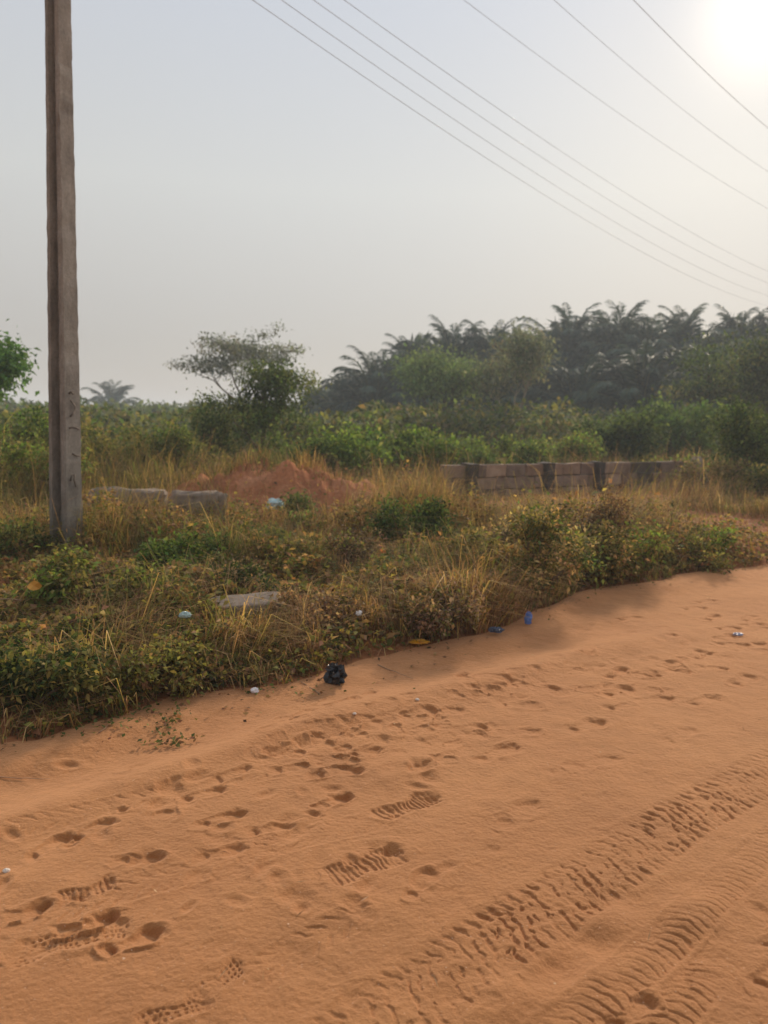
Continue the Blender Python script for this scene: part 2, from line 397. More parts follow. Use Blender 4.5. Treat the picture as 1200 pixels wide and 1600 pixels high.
def pat_lugs(u, v, x, y):          # chunky off-road tyre: staggered outer lugs, broken middle blocks
    j = 0.010 * vnoise(x, y, 0.03, 9)
    cell = _hash(np.floor(u / 0.047).astype(np.int64), (np.floor(v * 3.3)).astype(np.int64), 5)
    outer = sstep(0.42, 0.55, np.abs(v)) * sstep(0.50, 0.85, tri((u + j + 0.02 * np.sign(v) + 0.035 * np.abs(v)) / 0.047))
    midl = (1 - sstep(0.40, 0.55, np.abs(v))) * sstep(0.50, 0.85, tri((u + j - 0.06 * v + 0.02 * cell) / 0.043)) * (cell > 0.35)
    return 0.25 - 1.25 * (outer * (0.5 + 0.7 * cell) + midl) + 0.9 * vnoise(x, y, 0.018, 2)
def pat_ribs(u, v, x, y):          # thin curved bars right across
    f = tri((u + 0.035 * v * v + 0.02 * v + 0.004 * vnoise(x, y, 0.03, 9)) / 0.036)
    return 0.20 - 1.15 * sstep(0.62, 0.93, f) * (0.45 + 0.55 * sstep(-1, 0.4, -v))
def pat_ticks(u, v, x, y):         # faint motorcycle ticks
    f = tri((u + 0.03 * np.abs(v) * 2) / 0.055)
    return 0.3 - 0.9 * sstep(0.5, 0.85, f) * sstep(0.15, 0.4, np.abs(v))
track([(160, 1960), (370, 1760), (490, 1675), (610, 1585), (745, 1488), (860, 1415), (960, 1350), (1060, 1282), (1200, 1203), (1400, 1095)], 0.25, pat_lugs, 0.0050, 0.0012)
track([(640, 1880), (790, 1690), (880, 1610), (970, 1535), (1055, 1460), (1130, 1385), (1200, 1320), (1420, 1150)], 0.135, pat_ribs, 0.0042, 0.0015)
track([(760, 2000), (920, 1760), (1000, 1660), (1040, 1600), (1085, 1545), (1160, 1460)], 0.12, pat_ribs, 0.0042, 0.0015)
track([(330, 1560), (400, 1520), (470, 1475), (540, 1440), (640, 1400)], 0.12, pat_ticks, 0.005, 0.001)
track([(-60, 1480), (100, 1420), (230, 1380), (330, 1352), (450, 1315), (640, 1270)], 0.13, pat_ticks, 0.003, 0.001)
track([(-80, 1330), (60, 1290), (200, 1255), (330, 1225), (500, 1190)], 0.12, pat_ticks, 0.003, 0.001)
track([(600, 1330), (700, 1305), (820, 1270), (930, 1215), (1060, 1150)], 0.16, pat_ticks, 0.0015, 0.0005)

def fp_px(p0, p1, **kw):           # heel at p0, toe at p1 (photo pixels of the flat road)
    a, b = flat(*p0), flat(*p1); c = (a + b) / 2; d = b - a
    footprint(c[0], c[1], math.atan2(d[1], d[0]), L=max(0.2, min(0.33, float(np.hypot(*d)) * 1.05)), **kw)
for a, b, kw in [((20,1492),(205,1440),dict(tread=2,depth=.016)), ((95,1455),(172,1432),dict(depth=.03,toe=1.2,heel=.3)),
                 ((180,1482),(228,1462),dict(depth=.026)), ((505,1372),(635,1328),dict(tread=1,depth=.012)),
                 ((590,1275),(685,1243),dict(tread=1,depth=.014)), ((495,1262),(540,1242),dict(depth=.022,toe=1.2,heel=.3)),
                 ((770,1293),(843,1252),dict(depth=.012)), ((645,1398),(672,1365),dict(depth=.014)),
                 ((740,1190),(808,1165),dict(depth=.016)), ((882,1142),(944,1124),dict(depth=.016)),
                 ((888,1200),(965,1180),dict(depth=.009)), ((1035,1160),(1080,1135),dict(depth=.008)),
                 ((318,1290),(370,1272),dict(depth=.02)), ((250,1285),(272,1222),dict(depth=.016)), ((290,1245),(345,1232),dict(depth=.018)),
                 ((340,1218),(380,1205),dict(depth=.015)), ((430,1205),(478,1195),dict(depth=.014)), ((110,1312),(175,1280),dict(depth=.018)),
                 ((60,1330),(92,1312),dict(depth=.018)), ((180,1345),(250,1338),dict(depth=.017)), ((0,1440),(45,1425),dict(depth=.02)),
                 ((110,1398),(155,1382),dict(tread=1,depth=.012)), ((400,1300),(442,1292),dict(depth=.015)), ((325,1335),(360,1328),dict(depth=.012)),
                 ((230,1598),(310,1560),dict(tread=2,depth=.008)), ((305,1548),(365,1510),dict(tread=2,depth=.006)),
                 ((545,1178),(592,1168),dict(depth=.018)), ((510,1165),(550,1150),dict(depth=.012)), ((940,1085),(990,1072),dict(depth=.018)),
                 ((1015,1057),(1062,1045),dict(depth=.018)), ((1080,1030),(1115,1020),dict(depth=.016)), ((1070,1100),(1125,1088),dict(depth=.014)),
                 ((1145,1010),(1195,1005),dict(depth=.016)), ((1145,1070),(1180,1055),dict(depth=.014)), ((960,1600),(1010,1570),dict(depth=.02)),
                 ((1180,1545),(1230,1500),dict(depth=.018)), ((1195,1480),(1240,1440),dict(depth=.018))]:
    fp_px(a, b, **kw)
# the trodden band further up: many soft prints
for k in range(110):
    t = rng.random(); px = 420 + 820 * t; pc = 1180 - 190 * t
    py = pc + rng.normal() * (30 + 10 * t)
    c = flat(px, py); s = edge_s(np.array([c[0]]), np.array([c[1]]))[0]
    if s > -0.35: continue
    footprint(c[0], c[1], R(35) + rng.normal() * 0.6 + (math.pi if rng.random() < .3 else 0), L=rng.uniform(.22, .29), depth=rng.uniform(.005, .021), toe=rng.uniform(.3, 1.2), heel=rng.uniform(.0, 1.1))
for k in range(34):
    c = flat(rng.uniform(-150, 1400), rng.uniform(1180, 1560))
    footprint(c[0], c[1], R(35) + rng.normal() * 0.9, L=rng.uniform(.2, .28), depth=rng.uniform(.002, .006))
for k in range(60):
    c = flat(rng.uniform(-100, 700), rng.uniform(1190, 1420)); pit(c[0], c[1], rng.uniform(.015, .05), rng.uniform(.003, .009), rng.uniform(1, 2.2), rng.uniform(0, 3))
for (px, py, r_, d_) in [(915,1480,.09,.012),(870,1520,.07,.012),(790,1560,.10,-.008),(960,1440,.08,-.010),(1090,1430,.12,-.012),(640,1200,.2,-.012)]:
    c = flat(px, py); pit(c[0], c[1], r_, d_, 1.5, .6)
# footprints wander over the rest of the road as well
for k in range(60):
    c = (rng.uniform(2.5, 14), 0); cy = np.interp(c[0], EP[:, 0], EP[:, 1]) - rng.uniform(.5, 4)
    footprint(c[0], cy, R(36) + rng.normal() * 0.4, depth=rng.uniform(.008, .018))
crumb = vnoise(GXf, GYf, 0.02, 5) * 0.0016 * np.clip(vnoise(GXf, GYf, 0.45, 15) * 3 + 0.3, 0, 1) + vnoise(GXf, GYf, 0.05, 6) * 0.0026 + vnoise(GXf, GYf, 0.012, 7) * 0.0010 + vnoise(GXf, GYf, 0.11, 11) * 0.004
onroad = 1 - sstep(-0.12, 0.0, GS)
GZ = GZ + (PRT + crumb) * onroad

nA, nR = len(az), len(rr)
V = np.stack([GXf, GYf, GZ], -1)
cen = np.array([[0, 0, hz(0.01, 0.01)]])
I = np.arange(nR - 1)[:, None] * nA; J = np.arange(nA)[None]; K = (J + 1) % nA
Q = np.stack([I + J, I + K, I + nA + K, I + nA + J], -1).reshape(-1, 4)[:, ::-1]
fs = GS[Q].mean(1); fm = mound_h(GXf, GYf)[Q].mean(1)
is_road = fs < 0; is_m = (~is_road) & (fm > 0.07)
def sub_sheet(name, mask, mat, capc=False):
    q = Q[mask]; used = np.unique(q); mp = np.full(len(V), -1, np.int64); mp[used] = np.arange(len(used))
    a = Acc(); vv = V[used]; tr = None
    if capc:
        tr = [[len(vv), mp[(j + 1) % nA], mp[j]] for j in range(nA)]; vv = np.vstack([vv, cen])
    a.add(vv, mp[q], tr)
    o = a.build(name, MAT[mat], color=False); return o
setp(sub_sheet('road', is_road, 'sand', True), 'red sand road pressed with footprints and tyre tracks', kind='structure')
setp(sub_sheet('ground', ~is_road & ~is_m, 'soil'), 'reddish brown soil under the weeds', kind='structure')
setp(sub_sheet('mound', is_m, 'mound'), 'heap of bare red laterite soil among dry weeds', kind='structure')

# ------------------------------------------------------------------ haze
def box_obj(name, lo, hi):
    x0, y0, z0 = lo; x1, y1, z1 = hi
    v = [(x0,y0,z0),(x1,y0,z0),(x1,y1,z0),(x0,y1,z0),(x0,y0,z1),(x1,y0,z1),(x1,y1,z1),(x0,y1,z1)]
    f = [(0,3,2,1),(4,5,6,7),(0,1,5,4),(1,2,6,5),(2,3,7,6),(3,0,4,7)]
    me = bpy.data.meshes.new(name); me.from_pydata(v, [], f); o = bpy.data.objects.new(name, me); COL.objects.link(o); return o
hb = box_obj('haze', (-1510, -1510, -1.6), (1510, 1510, 13))
setp(hb, 'pale dusty haze over the field', kind='stuff')
m = bpy.data.materials.new('haze'); m.use_nodes = True; t = m.node_tree; t.nodes.clear()
o_ = N(t, 'ShaderNodeOutputMaterial'); pv = N(t, 'ShaderNodeVolumePrincipled')
pv.inputs['Color'].default_value = (0.80, 0.92, 1.0, 1); pv.inputs['Density'].default_value = 0.0023; pv.inputs['Anisotropy'].default_value = 0.2
t.links.new(pv.outputs[0], o_.inputs['Volume']); hb.data.materials.append(m)

# ------------------------------------------------------------------ grass and weeds (uncountable)
STRAW = [(0.46, 0.30, 0.14), (0.52, 0.37, 0.18), (0.38, 0.22, 0.10), (0.42, 0.32, 0.11)]
OLIVE = [(0.22, 0.19, 0.065), (0.28, 0.22, 0.08), (0.16, 0.14, 0.05), (0.33, 0.21, 0.09)]
GREEN = [(0.12, 0.16, 0.045), (0.16, 0.20, 0.055), (0.09, 0.12, 0.035), (0.21, 0.21, 0.07)]
BROWN = [(0.28, 0.155, 0.085), (0.38, 0.22, 0.125), (0.16, 0.092, 0.055), (0.43, 0.25, 0.145)]
PALS = np.array([STRAW, OLIVE, GREEN, BROWN]) * 1.15
# (pixel, radius m, extra height, density factor, straw, olive, green, brown)
BL = [((640, 830), 0.8, .62, 1.7, 3, 1.2, 0, .4), ((560, 745), .9, .15, 1, 1.5, 1.5, .3, .6), ((940, 860), .8, .36, 1.3, 1.6, 1.4, .3, .6),
      ((1000, 835), 1.0, .50, 1.5, 3, 1, .2, .2), ((300, 880), .75, .10, 1.5, .2, .8, 3, .2), ((690, 905), .5, .12, 1.4, .3, .6, 3, .2),
      ((440, 880), .6, .04, 1.4, .3, .6, 2.2, .6), ((830, 915), .55, .18, 1.4, .4, 1, 1.8, .8), ((900, 860), .4, .1, 1.2, .6, .3, .1, 3),
      ((200, 770), 1.8, .45, 1.2, .9, 2.2, .6, .6), ((40, 790), 2.0, .45, 1.3, .6, 2.2, 1.4, .4), ((60, 860), .8, .22, 1.3, .3, 2, .8, 1.0),
      ((200, 985), .7, -.05, .8, .6, 1, .2, 2), ((60, 1080), .6, -.02, .9, .5, 1.6, .8, 1.0), ((620, 960), .9, .02, 1.2, .8, 1, .2, 2.2),
      ((740, 960), .6, .02, 1.2, 1.2, .8, .1, 2.0), ((1100, 860), .8, .0, .6, 1.2, 1.2, .8, .6), ((880, 805), .7, -.12, .4, 2, .4, 0, 1),
      ((460, 920), .5, -.02, 1.2, .3, .8, .6, 2.4), ((1200, 850), 1.2, -.05, .5, 1, 1.2, .4, 1), ((1000, 890), .6, .08, 1.2, .8, 1.3, 1.2, .4)]
BLW = [(gp(*b[0])[:2],) + b[1:] for b in BL]
BL_ = 0
BARE = [(gp(405, 790)[:2], 1.15, .40), (gp(520, 790)[:2], 1.0, .26), (gp(1135, 822)[:2], 1.3, .25), (gp(25, 925)[:2], .35, .2), (gp(108, 885)[:2], .35, .45), (gp(1230, 840)[:2], 1.6, .3), (gp(385, 975)[:2], .28, .3), (gp(330, 800)[:2], .5, .3)]
def fields(x, y):
    n = len(x); w = np.zeros((n, 4)); w[:, 0] = .7 + 2.2 * vnoise(x, y, .7, 21); w[:, 1] = .9 + 1.6 * vnoise(x, y, .9, 22); w[:, 2] = .25 + 2.0 * vnoise(x, y, .55, 23); w[:, 3] = 1.3 + 2.6 * vnoise(x, y, .5, 24)
    h = 0.25 + 0.58 * fbm(x, y, .7, 3, 40); dn = 0.62 + 1.3 * vnoise(x, y, .4, 50)
    infront = (1 - sstep(14.5, 16.5, y - .55 * (x - 1.0) * 0)) * sstep(.6, 1.6, x)
    far = sstep(11, 16, y) * (1 - infront); h = h + 0.35 * far * (0.7 + vnoise(x, y, 1.5, 5)); w[:, 2] += 0.6 * far
    for c, r, eh, dd, a, b, g, br in BLW:
        k = np.exp(-(((x - c[0]) / r) ** 2 + ((y - c[1]) / (r * .9)) ** 2) * 1.1)
        h = h + eh * k * (1 + .6 * vnoise(x, y, .3, 8)); dn = dn * (1 + (dd - 1) * k); w = w * (1 - .8 * k[:, None]) + np.array([a, b, g, br]) * k[:, None]
    for c, r, dd in BARE:
        k = np.exp(-(((x - c[0]) / r) ** 2 + ((y - c[1]) / (r * .8)) ** 2) ** 1.5); dn = dn * (1 - (1 - dd) * k); h = h * (1 - .65 * k)
    wallf = sstep(10.3, 11.6, y) * (1 - sstep(15.5, 17, y)) * sstep(1.1, 1.8, x) * (1 - sstep(3.6, 4.6, x)); h = h * (1 - .62 * wallf); dn = dn * (1 - .35 * wallf) ; w[:, 0] += 1.2 * wallf
    s = edge_s(x, y)
    h = np.maximum(h, .07) * (0.45 + 0.55 * sstep(0, .5, s)); w = np.clip(w, .02, None)
    return h, dn, w / w.sum(1, keepdims=True), s
def scatter(n, amin, amax, rmin, rmax, powr=0.0):
    a = np.radians(rng.uniform(amin, amax, n)); u = rng.random(n)
    r = np.sqrt(rmin ** 2 + u * (rmax ** 2 - rmin ** 2)) if powr == 0 else (rmin ** powr + u * (rmax ** powr - rmin ** powr)) ** (1 / powr)
    return r * np.sin(a), r * np.cos(a)
def grass_layer(name, n, rng_, wscale, lean, label, cat_n, hmul=1.0, powr=0.0, wbase=.0036):
    x, y = scatter(n, -34, 50, *rng_, powr)
    # clump: pull most blades towards a tuft centre
    cx, cy = np.round(x / .13 + vnoise(x, y, .13, 3)) * .13, np.round(y / .13 + vnoise(x, y, .17, 4)) * .13
    k = np.where(rng.random(n) < .6, .6, 0.0); x = x * (1 - k) + cx * k; y = y * (1 - k) + cy * k
    h, dn, w, s = fields(x, y)
    keep = (rng.random(n) < dn) & (s > 0.02 - 0.06 * rng.random(n)); x, y, h, w = x[keep], y[keep], h[keep], w[keep]
    n = len(x); cum = np.cumsum(w, 1); cls = (rng.random((n, 1)) > cum).sum(1).clip(0, 3)
    C = PALS[cls, rng.integers(0, 4, n)] * np.clip(1 + .28 * rng.normal(size=(n, 1)), .3, 2)
    z = base_h(x, y)
    hh = h * hmul * rng.uniform(.45, 1.35, n)
    az_ = vnoise(x, y, .4, 60) * 9 + rng.normal(size=n) * .9
    a = Acc(); add_blades(a, np.stack([x, y, z - .01], -1), hh, wbase * wscale * rng.uniform(.6, 1.5, n) * np.where(cls == 3, .7, 1), np.clip(rng.normal(lean, .28, n), 0.02, 1.3), C, az_)
    o = a.build(name, MAT['grass']); setp(o, label, 'grass', kind='stuff'); return o
grass_layer('short_grass', 200000, (3.0, 13.5), 1.6, .95, 'tangled dry and green grass along the sandy verge', 1, powr=1.0)
grass_layer('tall_grass', 90000, (11.5, 27), 2.6, .75, 'taller olive grass and weeds further back in the field', 1, 1.15, powr=1.0)
grass_layer('dry_stems', 42000, (3.0, 15), 1.0, 1.15, 'long bent straw stems lying over the weeds', 1, 1.9, powr=1.0)

def leaf_layer(name, n, regions, size, cols, label, hfac=.8):
    a = Acc(); P = []
    for (px, py, rx, ry, wt) in regions:
        c = gp(px, py); k = int(n * wt); P.append(np.stack([c[0] + rng.normal(size=k) * rx, c[1] + rng.normal(size=k) * ry], -1))
    P = np.vstack(P); x, y = P.T; s = edge_s(x, y); cl = vnoise(x, y, .28, 90) + .5 * vnoise(x, y, .12, 91)
    keep = (s > .02) & (cl > -.25 + .3 * rng.random(len(x))); x, y, cl = x[keep], y[keep], cl[keep]
    h, dn, w, s = fields(x, y)
    z = base_h(x, y) + h * hfac * (.25 + .9 * np.clip(cl + .35, 0, 1)) * rng.random(len(x)) ** .5
    D = rng.normal(size=(len(x), 3)) + np.array([0, -.2, .25]); D[:, 2] *= .6
    add_leaves(a, np.stack([x, y, z], -1), D, size * rng.uniform(.5, 1.4, len(x)), .62, pal(cols, len(x), var=.3), .1)
    # vine stems
    o = a.build(name, MAT['leaf']); return setp(o, label, 'weeds', kind='stuff')
leaf_layer('creeping_weeds', 60000, [(60,1090,.55,.35,.17),(180,1050,.6,.4,.15),(300,1030,.45,.35,.13),(90,1000,.7,.6,.16),(330,960,.7,.6,.07),(250,900,1.2,.7,.07),(480,960,.7,.5,.06),(620,930,1.0,.6,.06),(800,900,.8,.5,.06),(960,870,1.1,.6,.07)],
           .038, [(.13,.15,.04),(.22,.22,.06),(.09,.12,.035),(.33,.29,.07),(.24,.14,.06),(.30,.19,.10),(.08,.10,.045),(.18,.11,.06)], 'yellowing creeping weeds with small oval leaves along the sandy edge')
leaf_layer('broadleaf_weeds', 90000, [(640,850,1.4,1.0,.12),(300,880,1.5,1.0,.12),(480,920,1.2,.8,.1),(760,930,1.2,.7,.12),(900,880,1.3,.8,.12),(1050,870,1.5,.8,.1),(60,860,1.5,1.2,.12),(40,960,1.0,.8,.08),(560,860,1.6,1.2,.07),(980,830,1.8,1.2,.05)],
           .055, [(.14,.15,.045),(.22,.19,.06),(.10,.11,.035),(.34,.23,.09),(.30,.16,.075),(.20,.12,.06),(.36,.22,.12),(.38,.29,.10)], 'mixed broad-leaved weeds tangled through the verge grass', .95)
# fallen leaves and vine tips on the sand edge
a = Acc(); k = 900; ex = rng.uniform(-3, 9, k); ey = np.interp(ex, EP[:, 0], EP[:, 1]) + rng.normal(size=k) * .16 - .10
cl = vnoise(ex, ey, .3, 8) > -.05; ex, ey = ex[cl], ey[cl]; k = len(ex)
D = rng.normal(size=(k, 3)); D[:, 2] = np.abs(D[:, 2]) * .15
add_leaves(a, np.stack([ex, ey, base_h(ex, ey) + .006], -1), D, rng.uniform(.012, .035, k), .55, pal([(.22,.13,.07),(.12,.08,.05),(.30,.22,.10),(.10,.12,.04)], k))
for (px, py, sx, sy, k) in [(268, 1130, .02, .07, 60), (262, 1166, .06, .02, 60), (215, 1112, .12, .05, 90), (170, 1132, .14, .04, 70), (370, 1075, .25, .06, 120), (306, 1158, .02, .01, 8), (445, 1062, .2, .05, 60), (60, 1148, .2, .05, 60)]:
    c = gp(px, py); x_, y_ = c[0] + rng.normal(size=k) * sx, c[1] + rng.normal(size=k) * sy
    D = rng.normal(size=(k, 3)); D[:, 2] = np.abs(D[:, 2]) * .3
    add_leaves(a, np.stack([x_, y_, base_h(x_, y_) + .008 + .02 * rng.random(k)], -1), D, rng.uniform(.014, .032, k), .65, pal([(.07,.10,.03),(.10,.13,.04),(.16,.16,.06),(.20,.11,.06)], k))
setp(a.build('leaf_litter', MAT['leaf']), 'small fallen leaves scattered where sand meets weeds', 'leaf litter', kind='stuff')

a = Acc(); k = 420; gx, gy = scatter(k, -30, 34, 1.6, 9, 1.0); g_ = edge_s(gx, gy) < -.05; gx, gy = gx[g_], gy[g_]; k = len(gx)
D = rng.normal(size=(k, 3)); D[:, 2] = np.abs(D[:, 2]) * .25; thin = rng.random(k) < .45
add_leaves(a, np.stack([gx, gy, base_h(gx, gy) + .003], -1), D, np.where(thin, rng.uniform(.012, .05, k), rng.uniform(.004, .010, k)), np.where(thin, .07, .9)[:, None], pal([(.45,.32,.20),(.16,.09,.05),(.55,.44,.32),(.25,.13,.07)], k))
setp(a.build('sand_debris', MAT['leaf']), 'tiny straw bits and grit scattered over the sand', 'debris', kind='stuff')

# ------------------------------------------------------------------ shrubs: each one a thing
def shrub_mesh(hgt, rad, n, leaf, cols, seed, stems=9, open_=.0, lobes=9, elong=.5, flatbase=.12):
    global rng
    keep_rng = rng; rng = np.random.default_rng(seed)
    st = Acc(); lf = Acc()
    # lobes: centres spread over the crown volume, uneven
    th = rng.uniform(0, 2 * np.pi, lobes); rr_ = rad * np.sqrt(rng.random(lobes)) * .72
    zz = hgt * (flatbase + (1 - flatbase) * rng.random(lobes) ** .8) * (1 - .35 * (rr_ / rad) ** 2) * .86
    LC = np.stack([np.cos(th) * rr_, np.sin(th) * rr_, zz], -1); LR = np.minimum(rad, hgt * .6) * rng.uniform(.28, .5, lobes)
    tw = max(40, n // 14)                                   # twigs carry tufts of leaves
    li = rng.choice(lobes, tw, p=LR ** 2 / (LR ** 2).sum())
    d = unit(rng.normal(size=(tw, 3)) + np.array([0, 0, .25])); TC = LC[li] + d * (LR[li] * rng.random(tw) ** (.45) * 1.0)[:, None] * np.array([1, 1, .85])
    TC[:, 2] = np.maximum(TC[:, 2], .04)
    if open_ > 0:
        kk = vnoise(TC[:, 0] * 1.0 + TC[:, 2], TC[:, 1] * 1.0 - TC[:, 2] * .7, rad * .22, seed) > (-.5 + open_); TC = TC[kk]; d = d[kk]; li = li[kk]
    tw = len(TC); tint = pal(cols, tw, var=.22)
    per = max(3, n // tw); idx = np.repeat(np.arange(tw), per)
    P = TC[idx] + rng.normal(size=(len(idx), 3)) * leaf * 1.25
    D = unit(d[idx] + rng.normal(size=(len(idx), 3)) * .8)
    C = tint[idx] * (1 + .2 * rng.normal(size=(len(idx), 1)))
    add_leaves(lf, P, D, leaf * rng.uniform(.6, 1.35, len(idx)), elong, np.clip(C, .01, .8), .12)
    for k in range(stems):
        j = k % lobes; e_ = LC[j]; b = rng.normal(size=3) * rad * .08; b[2] = -.03
        tt = np.linspace(0, 1, 7)[:, None]; m_ = (b + e_) / 2 + rng.normal(size=3) * rad * .1
        pts = (1 - tt) ** 2 * b + 2 * tt * (1 - tt) * m_ + tt ** 2 * e_
        tube(st, pts, np.linspace(.016, .004, 7) * max(1, hgt * .7), 5)
        for q_ in range(4):
            t0 = .4 + .5 * rng.random(); p0 = (1 - t0) ** 2 * b + 2 * t0 * (1 - t0) * m_ + t0 ** 2 * e_
            p1 = p0 + unit(rng.normal(size=3) + np.array([0, 0, .6])) * LR[j] * .9
            tube(st, np.linspace(p0, p1, 4), np.linspace(.006, .002, 4) * max(1, hgt * .7), 4)
    rng = keep_rng
    return st, lf
def shrub(name, loc, label, cat, group, hgt, rad, n, leaf, cols, seed, **kw):
    st, lf = shrub_mesh(hgt, rad, n, leaf, cols, seed, **kw)
    e_ = empty(name, loc); setp(e_, label, cat, group)
    st.build('stems', MAT['bark'], parent=e_, color=False); lf.build('foliage', MAT['leaf'], parent=e_)
    return e_
LIME = [(.16,.24,.05),(.20,.28,.06),(.10,.17,.04),(.24,.28,.08)]
MIDG = [(.09,.135,.04),(.12,.165,.05),(.065,.10,.03),(.16,.18,.055)]
DARK = [(.045,.07,.025),(.06,.09,.03),(.035,.055,.022),(.08,.10,.035)]
OLV = [(.15,.155,.05),(.20,.185,.06),(.10,.11,.04),(.25,.20,.08)]
BRN = [(.20,.13,.08),(.27,.18,.11),(.13,.085,.055),(.30,.22,.14)]
GRY = [(.12,.14,.09),(.16,.17,.11),(.09,.11,.07),(.20,.18,.12)]
S = shrub
BG, VG = 'bushes behind the verge', 'weedy bushes on the verge'
# verge
S('bush', gp(640, 868), 'dark green bush under the tallest clump of golden grass', 'bush', VG, .58, .50, 5000, .045, MIDG + DARK, 11)
S('bush', gp(838, 928), 'rounded green bush at the sand edge beside the blue wrapper', 'bush', VG, .68, .48, 4600, .042, OLV + STRAW[:2] + MIDG[:1], 12, open_=.2)
S('bush', gp(915, 905), 'leafy olive bush overhanging the sand, right of the blue wrapper', 'bush', VG, .46, .42, 2800, .045, OLV + STRAW[:1], 13, open_=.2)
S('dry_bush', gp(925, 872), 'dead brown tangled bush amid yellow-green grass before the block wall', 'dry bush', VG, .66, .42, 3600, .035, BRN, 14, stems=22)
S('bush', gp(985, 893), 'yellow-green weed bush leaning over the sand edge at right', 'bush', VG, .42, .45, 2800, .045, OLV + LIME[:2] + STRAW[:1], 15, open_=.2)
S('bush', gp(1060, 882), 'low olive bush, last along the sand edge before the bare red patch', 'bush', VG, .24, .55, 2000, .045, OLV + BROWN[:1], 16, open_=.2)
S('bush', gp(300, 905), 'bright green leafy bush between the concrete pole and the half-buried slab', 'bush', VG, .34, .55, 4500, .045, MIDG + LIME[2:3], 17)
S('bush', gp(465, 806), 'small dark green bush on the mound, touching the pale blue bag', 'bush', 'green tufts on the red mound', .24, .22, 1300, .05, MIDG, 18)
S('bush', gp(475, 830), 'small round green plant low on the mound below the pale blue bag', 'bush', 'green tufts on the red mound', .16, .14, 700, .05, MIDG, 19)
S('bush', gp(40, 1105), 'olive and dark green weed bush at the left edge beside the grey stick', 'bush', VG, .30, .40, 3500, .04, OLV + DARK[:2], 20)
S('bush', gp(225, 1075), 'yellow-leaved low bush spilling onto the sand at left', 'bush', VG, .24, .33, 2800, .032, [(.22,.22,.06),(.28,.26,.08),(.14,.15,.05),(.2,.13,.07)], 21)
S('bush', gp(90, 945), 'weed with pale oval leaves standing beside the orange leaf', 'bush', VG, .38, .30, 1800, .05, LIME[:2] + OLV, 22, open_=.2)
S('dry_bush', gp(690, 985), 'low brown mat of dead grass overhanging the sand left of the blue wrapper', 'dry bush', VG, .26, .55, 3600, .035, BRN + OLV[:1], 23, stems=26)
S('dry_bush', gp(385, 925), 'dark brown tangled scrub above the half-buried slab', 'dry bush', VG, .22, .45, 2600, .035, BRN[:3] + DARK, 24, stems=20)
S('bush', gp(590, 920), 'green leafy scrub in the middle of the verge below the dark bush', 'bush', VG, .24, .5, 2800, .04, OLV + MIDG, 25)
S('dry_bush', gp(560, 888), 'brown twiggy scrub left of the dark green bush under the golden grass', 'dry bush', VG, .30, .38, 2400, .04, BRN[:3] + OLV[:1], 61, stems=22)
S('bush', gp(735, 885), 'olive weed clump between the golden grass and the rounded green bush', 'bush', VG, .34, .40, 2400, .045, OLV + STRAW[:1], 62, open_=.2)
S('dry_bush', gp(150, 935), 'brown dead scrub in front of the concrete pole, on its right', 'dry bush', VG, .28, .40, 2400, .04, BRN + OLV[:2], 63, stems=22)
S('bush', gp(395, 868), 'low green weed mound just below the red mound', 'bush', VG, .26, .42, 2200, .045, MIDG[:2] + OLV, 64, open_=.2)
S('dry_bush', gp(790, 868), 'pinkish brown dead brush behind the rounded green bush', 'dry bush', VG, .34, .38, 2200, .04, BRN + STRAW[1:2], 65, stems=24)
S('bush', gp(235, 965), 'yellow-green weed clump halfway between the orange leaf and the half-buried slab', 'bush', VG, .28, .36, 2000, .045, OLV + LIME[:1], 66, open_=.2)
S('bush', gp(1120, 868), 'small bright bush on the bare red patch at right', 'bush', VG, .26, .32, 1400, .05, LIME[:2] + OLV, 67, open_=.2)
S('bush', gp(30, 872), 'green weeds hiding the ground left of the concrete pole', 'bush', VG, .42, .45, 2800, .045, OLV + MIDG, 68, open_=.15)
S('dry_bush', gp(505, 985), 'rust brown dead plants right of the half-buried slab', 'dry bush', VG, .26, .38, 2200, .035, BRN + BROWN[1:2], 69, stems=24)
# mid distance, left of the mound
S('bush', foot(20, 13.0), 'tall green bush at the left edge below the broad-leaved tree', 'bush', BG, 1.35, 1.1, 7000, .08, MIDG + LIME[:2], 31)
S('bush', foot(60, 11.2), 'yellow-green bush just left of the concrete pole', 'bush', BG, .95, .8, 5000, .07, LIME + OLV, 32)
S('bush', foot(165, 13.5), 'olive bush directly right of the concrete pole', 'bush', BG, 1.15, .9, 5600, .07, OLV + MIDG, 33)
S('bush', foot(235, 14.5), 'broad green bush halfway between the pole and the small dark tree', 'bush', BG, 1.25, 1.2, 7200, .075, MIDG + OLV[:2], 34)
S('bush', foot(325, 16.5), 'dark bush at the foot of the small dark tree, on its left', 'bush', BG, 1.5, .9, 6000, .07, DARK + MIDG, 35)
S('dry_bush', foot(330, 13.4), 'brown twiggy bush behind the top of the red mound', 'dry bush', BG, .75, .7, 3400, .05, OLV + BRN[:2], 36, stems=18)
S('bush', foot(470, 15.0), 'mid green bush right behind the red mound', 'bush', BG, .95, 1.0, 5600, .08, MIDG, 37)
S('bush', foot(545, 15.5), 'bright lime-leaved bush behind the right end of the red mound', 'bush', BG, 1.18, .95, 4600, .11, LIME + MIDG[:1], 38)
S('bush', foot(625, 16.5), 'fresh green bush behind the left end of the block wall', 'bush', BG, 1.15, 1.1, 5600, .10, LIME[:3] + MIDG, 39)
S('bush', foot(705, 17.5), 'green bush rising over the wall, below the pale green tree', 'bush', BG, 1.1, 1.2, 5800, .09, MIDG + LIME[:1], 40)
S('bush', foot(800, 18.5), 'bright green weedy bush showing above the middle of the wall', 'bush', BG, .95, 1.25, 5200, .09, LIME + MIDG, 41)
